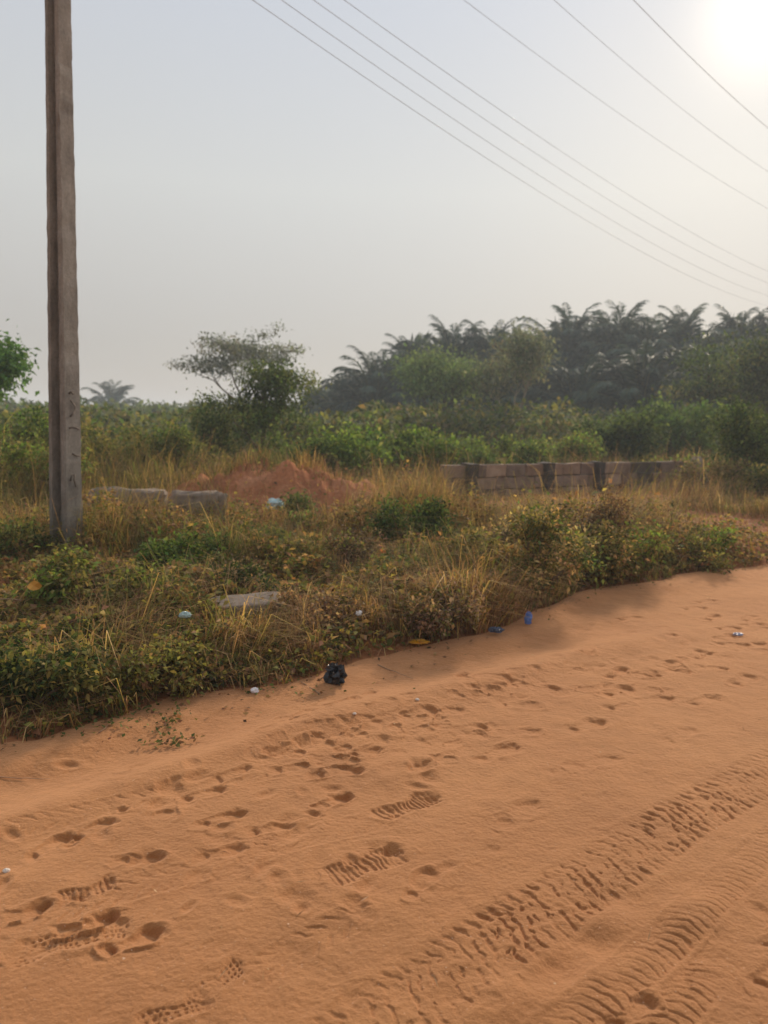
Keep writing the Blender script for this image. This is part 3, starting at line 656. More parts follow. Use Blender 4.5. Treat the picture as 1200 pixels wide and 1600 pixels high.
S('bush', foot(880, 20), 'yellow-green bush above the wall, between its dark pillars', 'bush', BG, .95, 1.2, 5200, .09, LIME + OLV, 42)
S('bush', foot(955, 22), 'dull green rounded bush above the right half of the wall', 'bush', BG, 1.75, 1.4, 6000, .13, MIDG + DARK[:2], 43, lobes=7)
S('bush', foot(1050, 23), 'large domed green bush behind the right end of the wall', 'bush', BG, 2.15, 1.7, 7500, .14, [(.10,.16,.05),(.13,.19,.06),(.08,.13,.045)], 44, lobes=8)
S('bush', foot(1065, 16.5), 'small lime bush beside the leaning concrete post', 'bush', BG, .72, .8, 3000, .08, LIME + OLV, 45)
S('bush', foot(1180, 16.5), 'tall dark green bush at the right edge behind the leaning post', 'bush', BG, 2.15, 1.25, 11000, .08, MIDG + DARK, 46)
S('bush', foot(1130, 14.5), 'olive scrub at the foot of the leaning concrete post', 'bush', BG, .62, .9, 3800, .06, OLV + BRN[:2], 47)
S('bush', foot(1225, 13.5), 'brown-green scrub cut by the right edge behind the bare red patch', 'bush', BG, .75, .8, 3600, .06, OLV + DARK, 48)

# ------------------------------------------------------------------ trees
def branch_tree(hgt, spread, trunk_r, levels, seed, lean=(0, 0), fork=.35, updir=.9):
    g = np.random.default_rng(seed); wood = []; tips = []
    def grow(p, d, L, r, lv):
        n = 6; pts = [p]; dd = d.copy()
        for k in range(n):
            dd = unit(dd + g.normal(size=3) * .10 + np.array([0, 0, .03])); pts.append(pts[-1] + dd * L / n)
        wood.append((np.array(pts), np.linspace(r, r * .55, n + 1)))
        if lv == 0: tips.append((pts[-1], dd)); tips.append((pts[-3], dd)); return
        kids = 3 if lv < levels else 4
        for k in range(kids):
            a = 2 * np.pi * (k + g.random() * .7) / kids
            o = np.array([math.cos(a), math.sin(a), 0]) * spread
            nd = unit(dd * .6 + o + np.array([0, 0, updir * .5 * g.random()]))
            start = pts[-1] if k < 2 else pts[int(g.integers(3, n))]
            grow(start, nd, L * g.uniform(.58, .82), r * .55, lv - 1)
    grow(np.array([0, 0, -.05]), unit(np.array([lean[0], lean[1], 1.0])), hgt * fork, trunk_r, levels)
    return wood, tips
def tree(name, loc, label, cat, hgt, spread, tr, levels, seed, leaf, per, cols, lean=(0, 0), fork=.35, clump=.25, flat_=1.0, bark='bark', elong=.45, updir=.9, keep=1.0, group=None, rad=None):
    global rng
    wood, tips = branch_tree(hgt, spread, tr, levels, seed, lean, fork, updir)
    top = max(p[0][2] for p in tips)
    hr = np.percentile([math.hypot(p[0][0] - lean[0] * hgt * .3, p[0][1]) for p in tips], 90); sxy = (rad / hr) if rad else hgt / top
    sc = np.array([sxy, sxy, hgt / top])
    e_ = empty(name, loc); setp(e_, label, cat, group)
    tk = Acc()
    for pts, rad in wood: tube(tk, pts * sc, rad, 6)
    tk.build('trunk', MAT[bark], parent=e_, color=False)
    kr = rng; rng = np.random.default_rng(seed + 5); cr = Acc()
    T = np.array([p for p, d in tips]) * sc; T = T[rng.random(len(T)) < keep]
    idx = np.repeat(np.arange(len(T)), per); tint = pal(cols, len(T), var=.2)
    P = T[idx] + rng.normal(size=(len(idx), 3)) * clump * np.array([1, 1, flat_])
    D = rng.normal(size=(len(idx), 3)) + np.array([0, 0, -.1])
    add_leaves(cr, P, D, leaf * rng.uniform(.6, 1.4, len(idx)), elong, np.clip(tint[idx] * (1 + .2 * rng.normal(size=(len(idx), 1))), .01, .8), .15)
    cr.build('crown', MAT['leaf'], parent=e_); rng = kr
    return e_
tree('tree', foot(405, 17.5), 'small dark green tree with thin forked trunk behind the red mound', 'tree', 2.5, .8, .06, 4, 103, .085, 46, DARK + MIDG, lean=(.10, 0), fork=.46, clump=.16, updir=.8, flat_=.75, keep=.8, rad=1.15)
tree('tree', foot(374, 33), 'flat-topped haze-grey sparse tree standing behind the small dark tree', 'tree', 5.1, 1.15, .09, 4, 109, .15, 24, [(.15,.17,.145),(.19,.20,.17),(.12,.14,.12)], fork=.30, clump=.26, flat_=.4, updir=.5, keep=.85, rad=2.35)  # distance haze is painted into these greyed leaf colours
tree('broadleaf_tree', foot(-32, 15.5), 'bright green broad-leaved tree cut by the left edge of the photo', 'tree', 2.45, .8, .07, 3, 121, .13, 110, [(.08,.16,.06),(.11,.21,.07),(.15,.26,.10)], fork=.4, clump=.20, elong=.55, rad=.72)
tree('tree', foot(690, 33), 'pale green rounded tree in front of the palms', 'tree', 4.0, .75, .10, 4, 131, .15, 40, [(.15,.22,.09),(.20,.27,.11),(.12,.17,.07)], fork=.35, clump=.33)
tree('tree', foot(818, 32), 'tall grey-green sparse tree with pale trunk in front of the palms', 'tree', 4.9, .55, .09, 4, 141, .15, 26, [(.15,.18,.12),(.20,.22,.15),(.11,.14,.09),(.22,.21,.15)], fork=.38, clump=.30, bark='palebark', updir=1.4)
tree('tree', foot(1190, 30), 'dark tree at the right edge overlapping the palms', 'tree', 4.6, .8, .12, 4, 151, .15, 46, DARK + MIDG, fork=.35, clump=.36)
tree('tree', foot(1120, 33), 'flat dark tree with a light topside between palms and the domed bush', 'tree', 3.6, 1.0, .11, 4, 153, .15, 40, DARK + OLV[:2], fork=.35, clump=.34, flat_=.5, updir=.3)

# ------------------------------------------------------------------ oil palms
def palm_meshes(seed, trunk_h, nfr=34, L=3.9):
    global rng
    kr = rng; rng = np.random.default_rng(seed)
    tk = Acc(); z = np.linspace(-.1, trunk_h, 14)
    wob = np.stack([.08 * np.sin(z * .9 + seed), .08 * np.cos(z * .7), z], -1)
    rad = .24 + .05 * np.abs(np.sin(z * 9)) + .10 * np.exp(-z * 2); tube(tk, wob, rad, 10)
    for k in range(26):                                      # old frond butts
        a_ = k * 2.4; zz = trunk_h * (.35 + .62 * k / 26); b = np.array([math.cos(a_) * .24, math.sin(a_) * .24, zz]); tube(tk, np.array([b, b + np.array([math.cos(a_) * .22, math.sin(a_) * .22, .28])]), [.06, .035], 4)
    fr = Acc()
    top = np.array([wob[-1][0], wob[-1][1], trunk_h])
    for k in range(nfr):
        a_ = k * 2.39996 + rng.normal() * .15; u = k / (nfr - 1); el = math.radians(88 - 88 * u ** 1.15 + rng.normal() * 7)
        Lk = L * rng.uniform(.85, 1.12); n = 18; t_ = np.linspace(0, 1, n)
        curve = (1.0 + .3 * rng.normal()) * (.55 + .75 * math.cos(el)); ang = el - curve * t_ ** 1.8 - 1.0 * t_ ** 5
        ds = Lk / (n - 1); hx = np.concatenate([[0], np.cumsum(np.cos(ang[:-1]) * ds)]); hz_ = np.concatenate([[0], np.cumsum(np.sin(ang[:-1]) * ds)])
        o = np.array([math.cos(a_), math.sin(a_), 0]); sd = np.array([-math.sin(a_), math.cos(a_), 0])
        pts = top + hx[:, None] * o + hz_[:, None] * np.array([0, 0, 1.0])
        col = np.array([(.045, .08, .06), (.075, .12, .09), (.03, .05, .04)][rng.integers(3)])  # lighter tone imitates backlit fronds in the leaf colour, picked at random
        tube(fr, pts, np.linspace(.045, .012, n), 4, (.14, .15, .07))
        m_ = 64; tt = np.linspace(.12, 1, m_); bx = np.interp(tt, t_, hx); bz = np.interp(tt, t_, hz_); ba = np.interp(tt, t_, ang)
        bp = top + bx[:, None] * o + bz[:, None] * np.array([0, 0, 1.0])
        tg = np.cos(ba)[:, None] * o + np.sin(ba)[:, None] * np.array([0, 0, 1.0])
        ll = .92 * np.sin(np.pi * np.clip(tt * .80 + .1, 0, 1)) ** .7 * rng.uniform(.8, 1.1, m_)
        for sg in (-1, 1):
            D = tg * .95 + sg * sd * .62 + rng.normal(size=(m_, 3)) * .12 + np.array([0, 0, -.30])
            add_leaves(fr, bp, D, ll, .13, np.tile(col, (m_, 1)) * (1 + .15 * rng.normal(size=(m_, 1))), .22)
    rng = kr
    return tk.mesh('trunk', MAT['palmbark'], color=False), fr.mesh('crown', MAT['palm'])
PM = [palm_meshes(201, 4.6, 50, 5.0), palm_meshes(202, 5.2, 56, 5.1), palm_meshes(203, 3.6, 48, 4.8)]
def palm(px, py_crown, Y, label, var, rz, group='oil palms along the skyline'):
    p = at(px, py_crown + 38, Y); g = hz(p[0], Y); tm, fm_ = PM[var]
    h0 = [4.6, 5.2, 3.6][var]; sc = 1.0
    e_ = empty('oil_palm', (p[0], Y, p[2] - h0 if p[2] - h0 < g else g), rz); setp(e_, label, 'palm tree', group)
    hh = float(p[2] - g); e_.location = (float(p[0]), float(Y), float(g))
    for nm, me in (('trunk', tm), ('crown', fm_)):
        o = bpy.data.objects.new(nm, me); COL.objects.link(o); o.parent = e_
        if nm == 'trunk': o.scale = (1, 1, hh / h0)
        else: o.location = (0, 0, hh - h0)
    return e_
palm(176, 606, 105, 'lone hazy palm far off, right of the concrete pole', 2, .3, None)
palm(590, 622, 50, 'leftmost palm of the grove, arching fronds against the sky', 0, .2)
palm(645, 592, 55, 'second palm from the left end of the grove', 1, 1.0)
palm(705, 570, 54, 'palm directly above the pale green rounded tree', 1, 2.0)
palm(765, 572, 55, 'palm with upright fronds left of the tall grey-green tree', 0, 2.9)
palm(835, 590, 55, 'palm right behind the tall grey-green sparse tree', 1, 3.3)
palm(885, 545, 56, 'tall palm with one spiky upright frond, right of the grey-green tree', 1, 4.1)
palm(965, 542, 55, 'tall palm in the middle of the grove skyline', 1, 5.0)
palm(1010, 565, 52, 'palm with drooping fronds above the domed green bush', 0, 5.7)
palm(1070, 545, 56, 'tall palm left of the gap in the right skyline', 1, .7)
palm(1150, 550, 55, 'tall palm right of the gap, top at the right skyline', 1, 1.6)
palm(1215, 555, 54, 'palm cut by the right edge of the photo', 0, 2.5)
palm(1000, 622, 42, 'low palm whose fronds hang to the domed green bush', 2, 3.6, 'low palms in front of the grove')
palm(900, 630, 46, 'low palm just right of the grey-green sparse tree', 2, 4.4, 'low palms in front of the grove')
palm(745, 636, 47, 'low palm between the pale green and the grey-green tree', 2, 5.2, 'low palms in front of the grove')
palm(1095, 612, 45, 'low palm above the flat dark tree at right', 2, .9, 'low palms in front of the grove')
palm(545, 660, 52, 'lowest palm at the left foot of the grove', 2, 2.2, 'low palms in front of the grove')
palm(672, 592, 62, 'palm half hidden between the second palm and the next, further back', 0, .5)
palm(800, 575, 62, 'hazy palm in the back row just left of the tall grey-green tree', 0, 1.9)
palm(925, 552, 62, 'palm further back between the two middle skyline palms', 0, 2.7)
palm(1040, 552, 63, 'palm further back, left of the tall palm beside the gap', 0, 3.5)
palm(1185, 560, 62, 'palm in the back row at the right edge', 0, 4.6)
palm(1290, 560, 52, 'palm beyond the right edge, only its frond tips showing', 1, 3.2)

# thickets: uncountable undergrowth under and behind the palms and along the left horizon
def thicket(name, spans, n, leaf, cols, label, wr=.6):
    a = Acc(); tot = sum(s[6] for s in spans)
    for (x0, x1, Y0, Y1, h0, h1, wt) in spans:
        k = int(n * wt / tot); u = rng.random(k); Y = rng.uniform(Y0, Y1, k)
        xl = at(x0, 660, 1)[0]; xr = at(x1, 660, 1)[0]; x = (xl + (xr - xl) * u) * Y
        top = (h0 + (h1 - h0) * u) * (1 + .7 * vnoise(x, Y, 2.6, 71) + .35 * vnoise(x, Y, .8, 72))
        z = base_h(x, Y) + top * rng.random(k) ** .6
        D = rng.normal(size=(k, 3)) + np.array([0, 0, .2]); C = pal(cols, k, var=.22) * (1 + .5 * vnoise(x + z, Y, .9, 73))[:, None]
        add_leaves(a, np.stack([x, Y, z], -1), D, leaf * rng.uniform(.6, 1.5, k), wr, np.clip(C, .01, .6), .1)
    return setp(a.build(name, MAT['leaf']), label, 'undergrowth', kind='stuff')
thicket('thicket', [(480, 620, 56, 68, 2.4, 4.0, 1), (620, 900, 58, 70, 5.6, 6.2, 2.8), (860, 1400, 58, 70, 7.0, 7.3, 4.6)], 105000, 1.0, [(.035,.06,.04),(.05,.075,.05),(.025,.04,.03)], 'dark mass of palm fronds and undergrowth filling the space behind the palms', .14)
thicket('thicket', [(560, 900, 26, 38, 1.5, 1.6, 1.2), (900, 1350, 30, 40, 1.5, 2.0, 1), (420, 620, 22, 34, 1.3, 1.4, 1), (-100, 420, 20, 40, 1.15, 1.25, 2)], 46000, .21, MIDG + OLV + GRY + DARK[:2], 'mid-green undergrowth between the verge bushes and the palm grove')
thicket('thicket', [(-400, 520, 60, 120, 1.5, 1.9, 2)], 26000, .5, MIDG + DARK, 'faint far tree line on the left horizon')

# ------------------------------------------------------------------ concrete pole
def box_pts(x0, x1, y0, y1): return [(x0, y0), (x1, y0), (x1, y1), (x0, y1)]
PB = gp(104, 868); PB[2] -= .12
m, t, b = mat_new('pole_concrete')
c1 = cramp(t, noise_node(t, 5, 7, .7, vec_scale=(1, 1, .35)), [(.3, (.13, .116, .10)), (.5, (.245, .222, .192)), (.7, (.35, .325, .29))])
c2 = cramp(t, noise_node(t, 40, 4, .6), [(.3, (.75, .75, .75)), (.7, (1.1, 1.1, 1.1))])
t.links.new(mixc(t, .8, c1, c2, 'MULTIPLY'), b.inputs['Base Color']); b.inputs['Roughness'].default_value = .95
bump(t, b, noise_node(t, 30, 6, .7), .6, .01); MAT['pole'] = m
pole = empty('utility_pole', PB, 0); setp(pole, 'tall weathered rectangular concrete utility pole standing in the grass at left', 'utility pole')
# H-shaped section, tapering; corners slightly chipped
a = Acc(); nz = 90; zs = np.linspace(0, 9.0, nz)
W0, D0 = .235, .21
def hsec(s):
    w, d = W0 / 2 * s, D0 / 2 * s; f = .05 * s; r_ = .09 * s; c = .012 * s
    return np.array([(-w+c, -d), (w-c, -d), (w, -d+c), (w, -d+f), (w-r_, -d+f+.015), (w-r_, d-f-.015), (w, d-f), (w, d-c), (w-c, d), (-w+c, d), (-w, d-c), (-w, d-f), (-w+r_, d-f-.015), (-w+r_, -d+f+.015), (-w, -d+f), (-w, -d+c)])
ring = []
for i, zz in enumerate(zs):
    s = 1 - .055 * zz; p = hsec(s)
    ch = rng.normal(size=p.shape) * .0022; big = (rng.random(len(p)) < .035)[:, None] * -p * rng.uniform(.04, .13)
    ring.append(np.hstack([p + ch + big, np.full((len(p), 1), zz)]))
ns = 16; V_ = np.vstack(ring); I_ = np.arange(nz - 1)[:, None] * ns; J_ = np.arange(ns)[None]; K_ = (J_ + 1) % ns
a.add(V_, np.stack([I_ + J_, I_ + K_, I_ + ns + K_, I_ + ns + J_], -1).reshape(-1, 4))
ct = len(V_); a.add(np.array([[0, 0, 9.0]]), None, None); a.t.append(np.array([[ct, (nz-1)*ns+j, (nz-1)*ns+(j+1) % ns] for j in range(ns)]))
shaft = a.build('shaft', MAT['pole'], parent=pole, smooth=False, color=False)
pole.rotation_euler = (R(0.0), R(1.1), R(70))
# faint dark daubed marks on the lit face
mk, t, b = mat_new('dark_daub'); b.inputs['Base Color'].default_value = (.10, .078, .062, 1); b.inputs['Roughness'].default_value = .9
def daub(pts, zc, w=.010):
    a = Acc(); s = 1 - .055 * zc; yf = -D0 / 2 * s - .004
    P = np.array([(x, yf, zc + z) for x, z in pts]); tube(a, P, w * .5, 6); 
    v = a.v[-1]; v[:, 1] = yf + (v[:, 1] - yf) * .25
    return a
for pts, zc in [([(-.05,.07),(-.02,.09),(.01,.07)], 1.58), ([(-.03,.10),(.03,.05),(.02,-.01),(-.04,-.05)], 1.49), ([(-.06,.0),(-.02,.012),(.03,.008),(.08,-.005)], 1.33), ([(-.02,.015),(.02,.0),(.08,-.005)], 1.08), ([(-.05,.0),(-.03,.05),(.01,.06),(.0,.01),(.02,-.06)], .84)]:
    daub(pts, zc, .02).build('painted_mark', mk, parent=pole, color=False)

# ------------------------------------------------------------------ overhead wires
def wire(p0, p1, pm, h0, h1, label, r=.0040):
    def lift(p, h):
        d = ray(*p); t_ = (h - H) / d[2]; return np.array([0, 0, H]) + d * t_
    A, B = lift(p0, h0), lift(p1, h1)
    # sag so that the middle passes the given pixel
    dm = ray(*pm); nrm = np.array([B[1] - A[1], -(B[0] - A[0])]); tm = ((A[:2] - 0) @ nrm) / (dm[:2] @ nrm); Mp = np.array([0, 0, H]) + dm * tm
    L2 = np.dot(B[:2] - A[:2], B[:2] - A[:2]); u = ((Mp[:2] - A[:2]) @ (B[:2] - A[:2])) / L2
    zl = A[2] + (B[2] - A[2]) * u; k = (zl - Mp[2]) / (u * (1 - u)); k = min(max(k, 0.0), 3.0)
    tt = np.linspace(-.5, 1.45, 60)[:, None]; P = A + (B - A) * tt; P[:, 2] -= (k * tt * (1 - tt))[:, 0]
    a = Acc(); tube(a, P - P[0], r, 6); o = a.build('overhead_wire', MAT['wire'], origin=(0, 0, 0), color=False); o.location = tuple(float(q) for q in P[0])
    return setp(o, label, 'overhead wire', 'overhead power wires crossing the sky')
wire((395, 0), (1200, 478), (760, 247), 7.0, 6.8, 'lowest of the four close-set wires crossing the sky')
wire((440, 0), (1200, 462), (790, 240), 7.25, 7.05, 'second lowest of the four close-set wires crossing the sky')
wire((490, 0), (1200, 442), (800, 215), 7.5, 7.3, 'third from the bottom of the four close-set wires')
wire((538, 0), (1200, 424), (830, 205), 7.75, 7.55, 'topmost of the four close-set wires')
wire((725, 0), (1200, 326), (960, 172), 9.2, 9.0, 'lone wire just above the close-set four, left of the upper three')
wire((866, 0), (1200, 268), (1020, 133), 9.2, 9.0, 'middle of the three wide-spaced upper wires')
wire((990, 0), (1200, 200), (1090, 100), 9.2, 9.0, 'upper right wire passing closest to the glare of the sun', r=.0055)

# ------------------------------------------------------------------ block wall
m, t, b = mat_new('sandcrete')
at_ = N(t, 'ShaderNodeAttribute', attribute_name='Col')
st_ = cramp(t, noise_node(t, 4, 6, .7), [(.3, (.55, .48, .42)), (.6, (1.0, 1.0, 1.0)), (.8, (1.15, 1.12, 1.08))])
t.links.new(mixc(t, .9, at_.outputs['Color'], st_, 'MULTIPLY'), b.inputs['Base Color']); b.inputs['Roughness'].default_value = 1.0
bump(t, b, noise_node(t, 50, 5, .7), .6, .01); MAT['block'] = m
def blk(acc, x0, x1, y0, y1, z0, z1, c, ch=.008):
    X = [x0, x0 + ch, x1 - ch, x1]; v = []; 
    xs = np.array([x0, x1]); j = rng.normal(size=(8, 3)) * .008
    v = np.array([(x0+ch,y0,z0+ch),(x1-ch,y0,z0+ch),(x1-ch,y0,z1-ch),(x0+ch,y0,z1-ch), (x0,y0+ch,z0),(x1,y0+ch,z0),(x1,y0+ch,z1),(x0,y0+ch,z1),
                  (x0,y1-ch,z0),(x1,y1-ch,z0),(x1,y1-ch,z1),(x0,y1-ch,z1),(x0+ch,y1,z0+ch),(x1-ch,y1,z0+ch),(x1-ch,y1,z1-ch),(x0+ch,y1,z1-ch)])
    v = v + np.tile(j, (2, 1))[:16]
    q = [(0,1,2,3),(4,5,1,0),(5,6,2,1),(6,7,3,2),(7,4,0,3),(4,8,9,5),(5,9,10,6),(6,10,11,7),(7,11,8,4),(8,12,13,9),(9,13,14,10),(10,14,15,11),(11,15,12,8),(12,15,14,13)]
    acc.add(v, q, None, c)
def wall_run(name, A, B, courses, label, cat, pillars=(), z0=None, missing=(), bl=.45, bh=.225, th=.15, pil_h=None, chip=()):
    L = float(np.hypot(*(B - A)[:2])); ang = math.atan2(B[1] - A[1], B[0] - A[0])
    e_ = empty(name, (A[0], A[1], z0), ang); setp(e_, label, cat)
    a = Acc(); cols = np.array([(.29,.205,.15), (.24,.17,.125), (.33,.235,.17), (.19,.135,.105), (.27,.18,.125)])
    for c in range(courses):
        x = -(c % 2) * bl / 2; k = 0
        while x < L - .03:
            xa, xb = max(x, 0), min(x + bl, L)
            if xb - xa > .05 and (c, k) not in missing:
                jj = rng.normal() * .003; blk(a, xa + .009, xb - .009, -th / 2 + jj, th / 2 + jj, c * bh + .009, (c + 1) * bh - .009, cols[rng.integers(5)] * rng.uniform(.9, 1.45))
            x += bl; k += 1
        blk(a, .02, L - .02, -th / 2 + .022, th / 2 - .022, c * bh - .004 + (.02 if c == 0 else 0), (c + 1) * bh - .02, np.array((.12, .095, .075)), .002)
    a.build('blockwork', MAT['block'], parent=e_, smooth=False)
    for px_ in pillars:
        p = Acc(); ph = pil_h or courses * bh; zz = 0
        for k in range(int(round(ph / bh)) + 0):
            blk(p, px_ - .09, px_ + .09, -th / 2 - .13, th / 2 + .02, k * bh + .004, (k + 1) * bh - .004 + (.015 if k == int(round(ph / bh)) - 1 else 0), np.array((.085, .07, .06)) * rng.uniform(.8, 1.2), .012)
        p.build('pillar', MAT['block'], parent=e_, smooth=False)
    return e_
WA, WB = at(690, 724, 13.0), at(1075, 742, 16.3)
z0 = WA[2] - .70
wl = wall_run('block_wall', WA, WB, 3, 'low unfinished sandcrete block wall with dark pillars behind dry grass', 'wall', z0=z0,
              pillars=[0.55, 2.3, 3.6], missing={(2, 10), (2, 11), (1, 11)})
# low broken wall piece right of the pole
QA, QB = gp(158, 828), gp(222, 830)
e_ = empty('broken_wall', (QA[0], QA[1], QA[2] + .07), 0); setp(e_, 'low broken piece of grey concrete wall between the pole and the red mound', 'broken wall')
def lump(acc, cx, cy, cz, sx, sy, sz, seed, n=14, power=3.5, c=(.5,.5,.5), rough=.06):
    th = np.linspace(0, 2 * np.pi, n * 2, endpoint=False); ph = np.linspace(-np.pi / 2, np.pi / 2, n)
    T, P_ = np.meshgrid(th, ph); f = lambda w, e: np.sign(w) * np.abs(w) ** e
    e2 = 2 / power; x = f(np.cos(P_), e2) * f(np.cos(T), e2); y = f(np.cos(P_), e2) * f(np.sin(T), e2); z = f(np.sin(P_), e2)
    nn = 1 + rough * (vnoise(x * 3 + z * 2, y * 3 - z, .8, seed) * 2 + vnoise(x * 3 - z * 3, y * 3 + z * 2, .3, seed + 3))
    v = np.stack([cx + x * sx * nn, cy + y * sy * nn, cz + z * sz * nn], -1).reshape(-1, 3)
    m_ = n * 2; q = [(i * m_ + j, i * m_ + (j + 1) % m_, (i + 1) * m_ + (j + 1) % m_, (i + 1) * m_ + j) for i in range(n - 1) for j in range(m_)]
    acc.add(v, q, None, c)
wd = float(QB[0] - QA[0])
a = Acc(); lump(a, wd * .52, .1, .09, wd * .80, .10, .32, 5, n=26, power=9, rough=.08); a.build('wall_piece', MAT['oldconc'], parent=e_, color=False)
a = Acc(); lump(a, wd * 1.98, .02, .08, wd * .58, .10, .32, 9, n=26, power=8, rough=.10); a.build('wall_piece', MAT['oldconc'], parent=e_, color=False)
a = Acc(); lump(a, wd * 1.3, .22, .06, wd * .5, .07, .22, 13, n=26, power=7, rough=.10); a.build('wall_piece', MAT['oldconc'], parent=e_, color=False)
# half-buried slab, leaning post stub
a = Acc(); p = gp(385, 966); lump(a, 0, 0, .03, .24, .10, .085, 21, n=24, power=10, rough=.05); o = a.build('concrete_slab', MAT['oldconc'], color=False); o.location = (p[0], p[1], p[2] + .03); o.rotation_euler = (R(14), R(-4), R(8)); setp(o, 'pale concrete slab half buried in the weeds', 'concrete slab')
p = foot(1098, 15.2); a = Acc(); lump(a, 0, 0, .33, .085, .085, .40, 25, power=6); lump(a, .16, 0, .22, .07, .08, .25, 27, power=5)
o = a.build('concrete_post', MAT['oldconc'], color=False); o.location = tuple(p); o.rotation_euler = (0, R(-7), R(20)); setp(o, 'stub of a leaning grey concrete post at the right end of the wall', 'post')

# ------------------------------------------------------------------ litter
def plastic(name, c, rough=.35, tr=.3):
    m, t, b = mat_new(name); b.inputs['Base Color'].default_value = (*c, 1); b.inputs['Roughness'].default_value = rough
    bump(t, b, noise_node(t, 25, 4, .6), .5, .01); return m
def crumple(name, loc, sx, sy, sz, mat, label, cat, seed, rz=0, group=None, fold=.5):
    g = np.random.default_rng(seed); n = 10; th = np.linspace(0, 2 * np.pi, n * 2, endpoint=False); ph = np.linspace(-np.pi / 2, np.pi / 2, n)
    T, P_ = np.meshgrid(th, ph); r_ = 1 + fold * (g.random(T.shape) - .5); r_[0] = r_[-1] = 1
    v = np.stack([np.cos(P_) * np.cos(T) * r_ * sx, np.cos(P_) * np.sin(T) * r_ * sy, np.maximum(np.sin(P_) * r_, -.7) * sz + sz * .7], -1).reshape(-1, 3)
    m_ = n * 2; q = [(i * m_ + j, i * m_ + (j + 1) % m_, (i + 1) * m_ + (j + 1) % m_, (i + 1) * m_ + j) for i in range(n - 1) for j in range(m_)]
    a = Acc(); a.add(v, q); o = a.build(name, mat, smooth=False, color=False); o.location = tuple(float(k) for k in loc); o.rotation_euler = (0, 0, rz); return setp(o, label, cat, group)
def up(p, dz): return (p[0], p[1], p[2] + dz)
crumple('plastic_bag', up(gp(430, 800), .03), .12, .10, .085, plastic('paleblue', (.50, .68, .70)), 'pale blue crumpled plastic bag on the red mound', 'plastic bag', 1)
crumple('plastic_bag', up(gp(526, 1066), .0), .055, .05, .055, plastic('black_film', (.012, .012, .016), .25), 'small crumpled black plastic bag on the sand edge', 'plastic bag', 2, fold=.9)
crumple('wrapper', up(gp(825, 977), .01), .026, .022, .052, plastic('blue_film', (.09, .20, .55)), 'small upright blue plastic wrapper at the sand edge', 'wrapper', 3)
crumple('wrapper', up(gp(398, 1082), 0), .022, .02, .015, plastic('white_film', (.80, .78, .80)), 'crumpled white wrapper on the sand left of the black bag', 'wrapper', 4)
crumple('wrapper', up(gp(397, 1058), .03), .026, .02, .024, plastic('yellow_film', (.75, .60, .16)), 'yellow wrapper at the weeds above the white one', 'wrapper', 5)
crumple('wrapper', up(gp(655, 1010), .02), .06, .03, .016, plastic('orange_film', (.75, .38, .03)), 'flat orange wrapper under the brown mat of dead grass', 'wrapper', 6)
crumple('wrapper', up(gp(775, 992), .02), .05, .03, .02, plastic('darkblue_film', (.05, .07, .12)), 'dark blue scrap left of the upright blue wrapper', 'wrapper', 7)
crumple('wrapper', up(gp(1153, 993), 0), .035, .02, .012, plastic('grey_film', (.35, .36, .45)), 'grey white scrap lying on the trodden sand at far right', 'wrapper', 8)
crumple('wrapper', up(gp(290, 1026), .24), .035, .02, .02, plastic('aqua_film', (.45, .62, .62)), 'pale aqua scrap caught in the weeds near the sand edge', 'wrapper', 9)
crumple('wrapper', up(gp(560, 998), .16), .02, .02, .018, plastic('white_film2', (.8, .8, .78)), 'tiny white scrap in the weeds above the black bag', 'wrapper', 10)
for i, (px, py, s_, lb) in enumerate([(554, 1116, .010, 'white pebble alone on the open sand below the black bag'), (652, 1094, .011, 'cream pebble on the sand right of the black bag'), (10, 1362, .012, 'pale pebble at the left edge beside a footprint')]):
    crumple('pebble', up(gp(px, py), -.001), s_, s_ * .8, s_ * .6, plastic('pebble%d' % i, (.72, .62, .52), .8), lb, 'pebble', 30 + i, fold=.2, group='small stones on the sand')
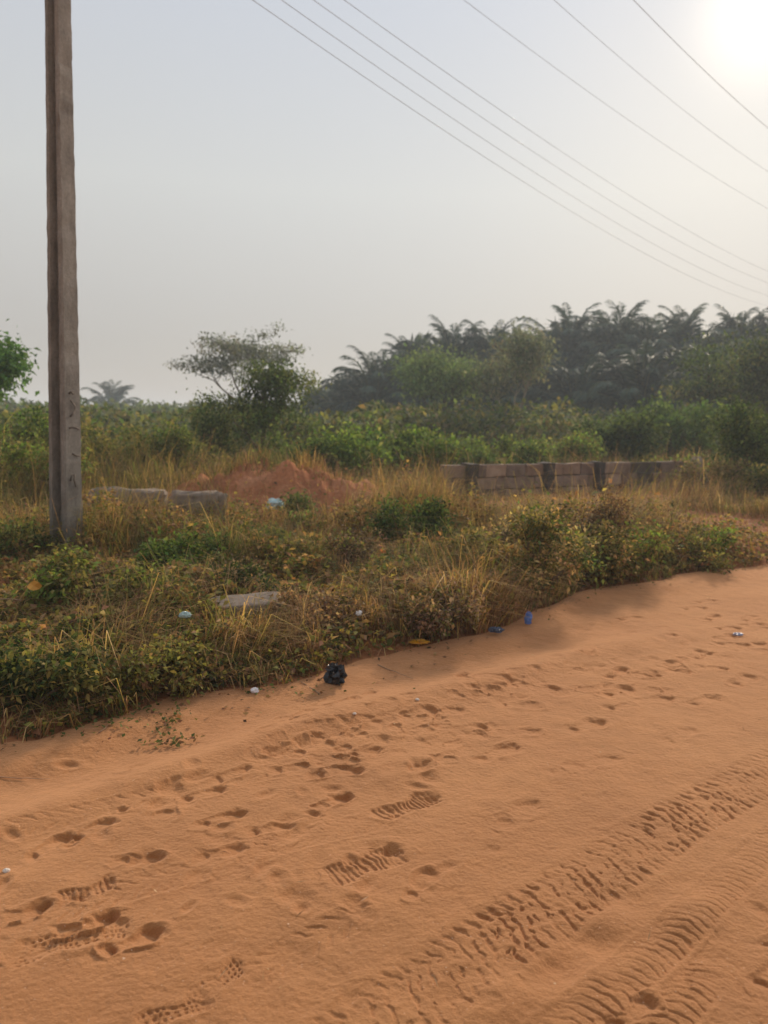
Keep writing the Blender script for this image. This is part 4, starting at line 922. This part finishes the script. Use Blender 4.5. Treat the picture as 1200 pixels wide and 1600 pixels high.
# orange leaf, sticks
a = Acc(); rng2 = rng
L_ = np.array([[0,0,0],[.035,.012,.01],[.055,.0,.03],[.035,-.012,.055],[0,0,.07],[-.03,.01,.05],[-.045,0,.025],[-.02,-.01,.006]])
a.add(np.vstack([L_, [[0, .006, .034]]]), None, [[8, i, (i + 1) % 8] for i in range(8)]); p = gp(54, 968)
o = a.build('fallen_leaf', plastic('orange_leaf', (.72, .34, .05), .6), color=False, smooth=False); o.location = (float(p[0]), float(p[1]), float(p[2]) + .20); o.rotation_euler = (R(-15), 0, R(10)); setp(o, 'orange-yellow fallen leaf caught upright in the weeds at left', 'leaf')
def stick(pa, pb, za, zb, r_, label, mat='twig', cat='stick', bend=.02, bent=None):
    A, B = gp(*pa), gp(*pb); A[2] += za; B[2] += zb; t_ = np.linspace(0, 1, 9)[:, None]; P = A + (B - A) * t_
    P = P + np.sin(t_ * np.pi) * np.array([0, 0, bend]) + np.random.default_rng(len(label)).normal(size=P.shape) * r_ * .5
    a = Acc(); tube(a, P - A, np.linspace(r_, r_ * .5, 9), 6); o = a.build('stick', MAT[mat], color=False); o.location = tuple(float(k) for k in A); return setp(o, label, cat)
stick((64, 1112), (112, 1098), .06, .07, .010, 'thick pale grey stick on the weeds at lower left', 'palebark')
stick((-20, 1215), (78, 1218), .004, .004, .0022, 'thin straw twig lying on the sand at the left edge', bend=.0)
stick((155, 1146), (176, 1134), .005, .02, .003, 'short straw twig beside the weeds on the sand', bend=.0)
stick((-20, 970), (36, 966), .12, .12, .006, 'reddish dry stem over the weeds left of the orange leaf')
stick((-30, 800), (52, 800), .22, .20, .009, 'long reddish dry branch at the left edge beside the pole')
stick((664, 868), (612, 850), .10, .42, .006, 'long bleached stalk leaning across the dark green bush', bend=.03)
stick((606, 860), (596, 845), .05, .28, .006, 'pinkish dry stalk left of the dark green bush', bend=.03)
stick((590, 1040), (645, 1062), .006, .004, .003, 'thin dark twig on the sand right of the black bag', bend=.0)
stick((500, 1085), (470, 1066), .004, .004, .004, 'dark root on the sand left below the black bag', bend=.0)
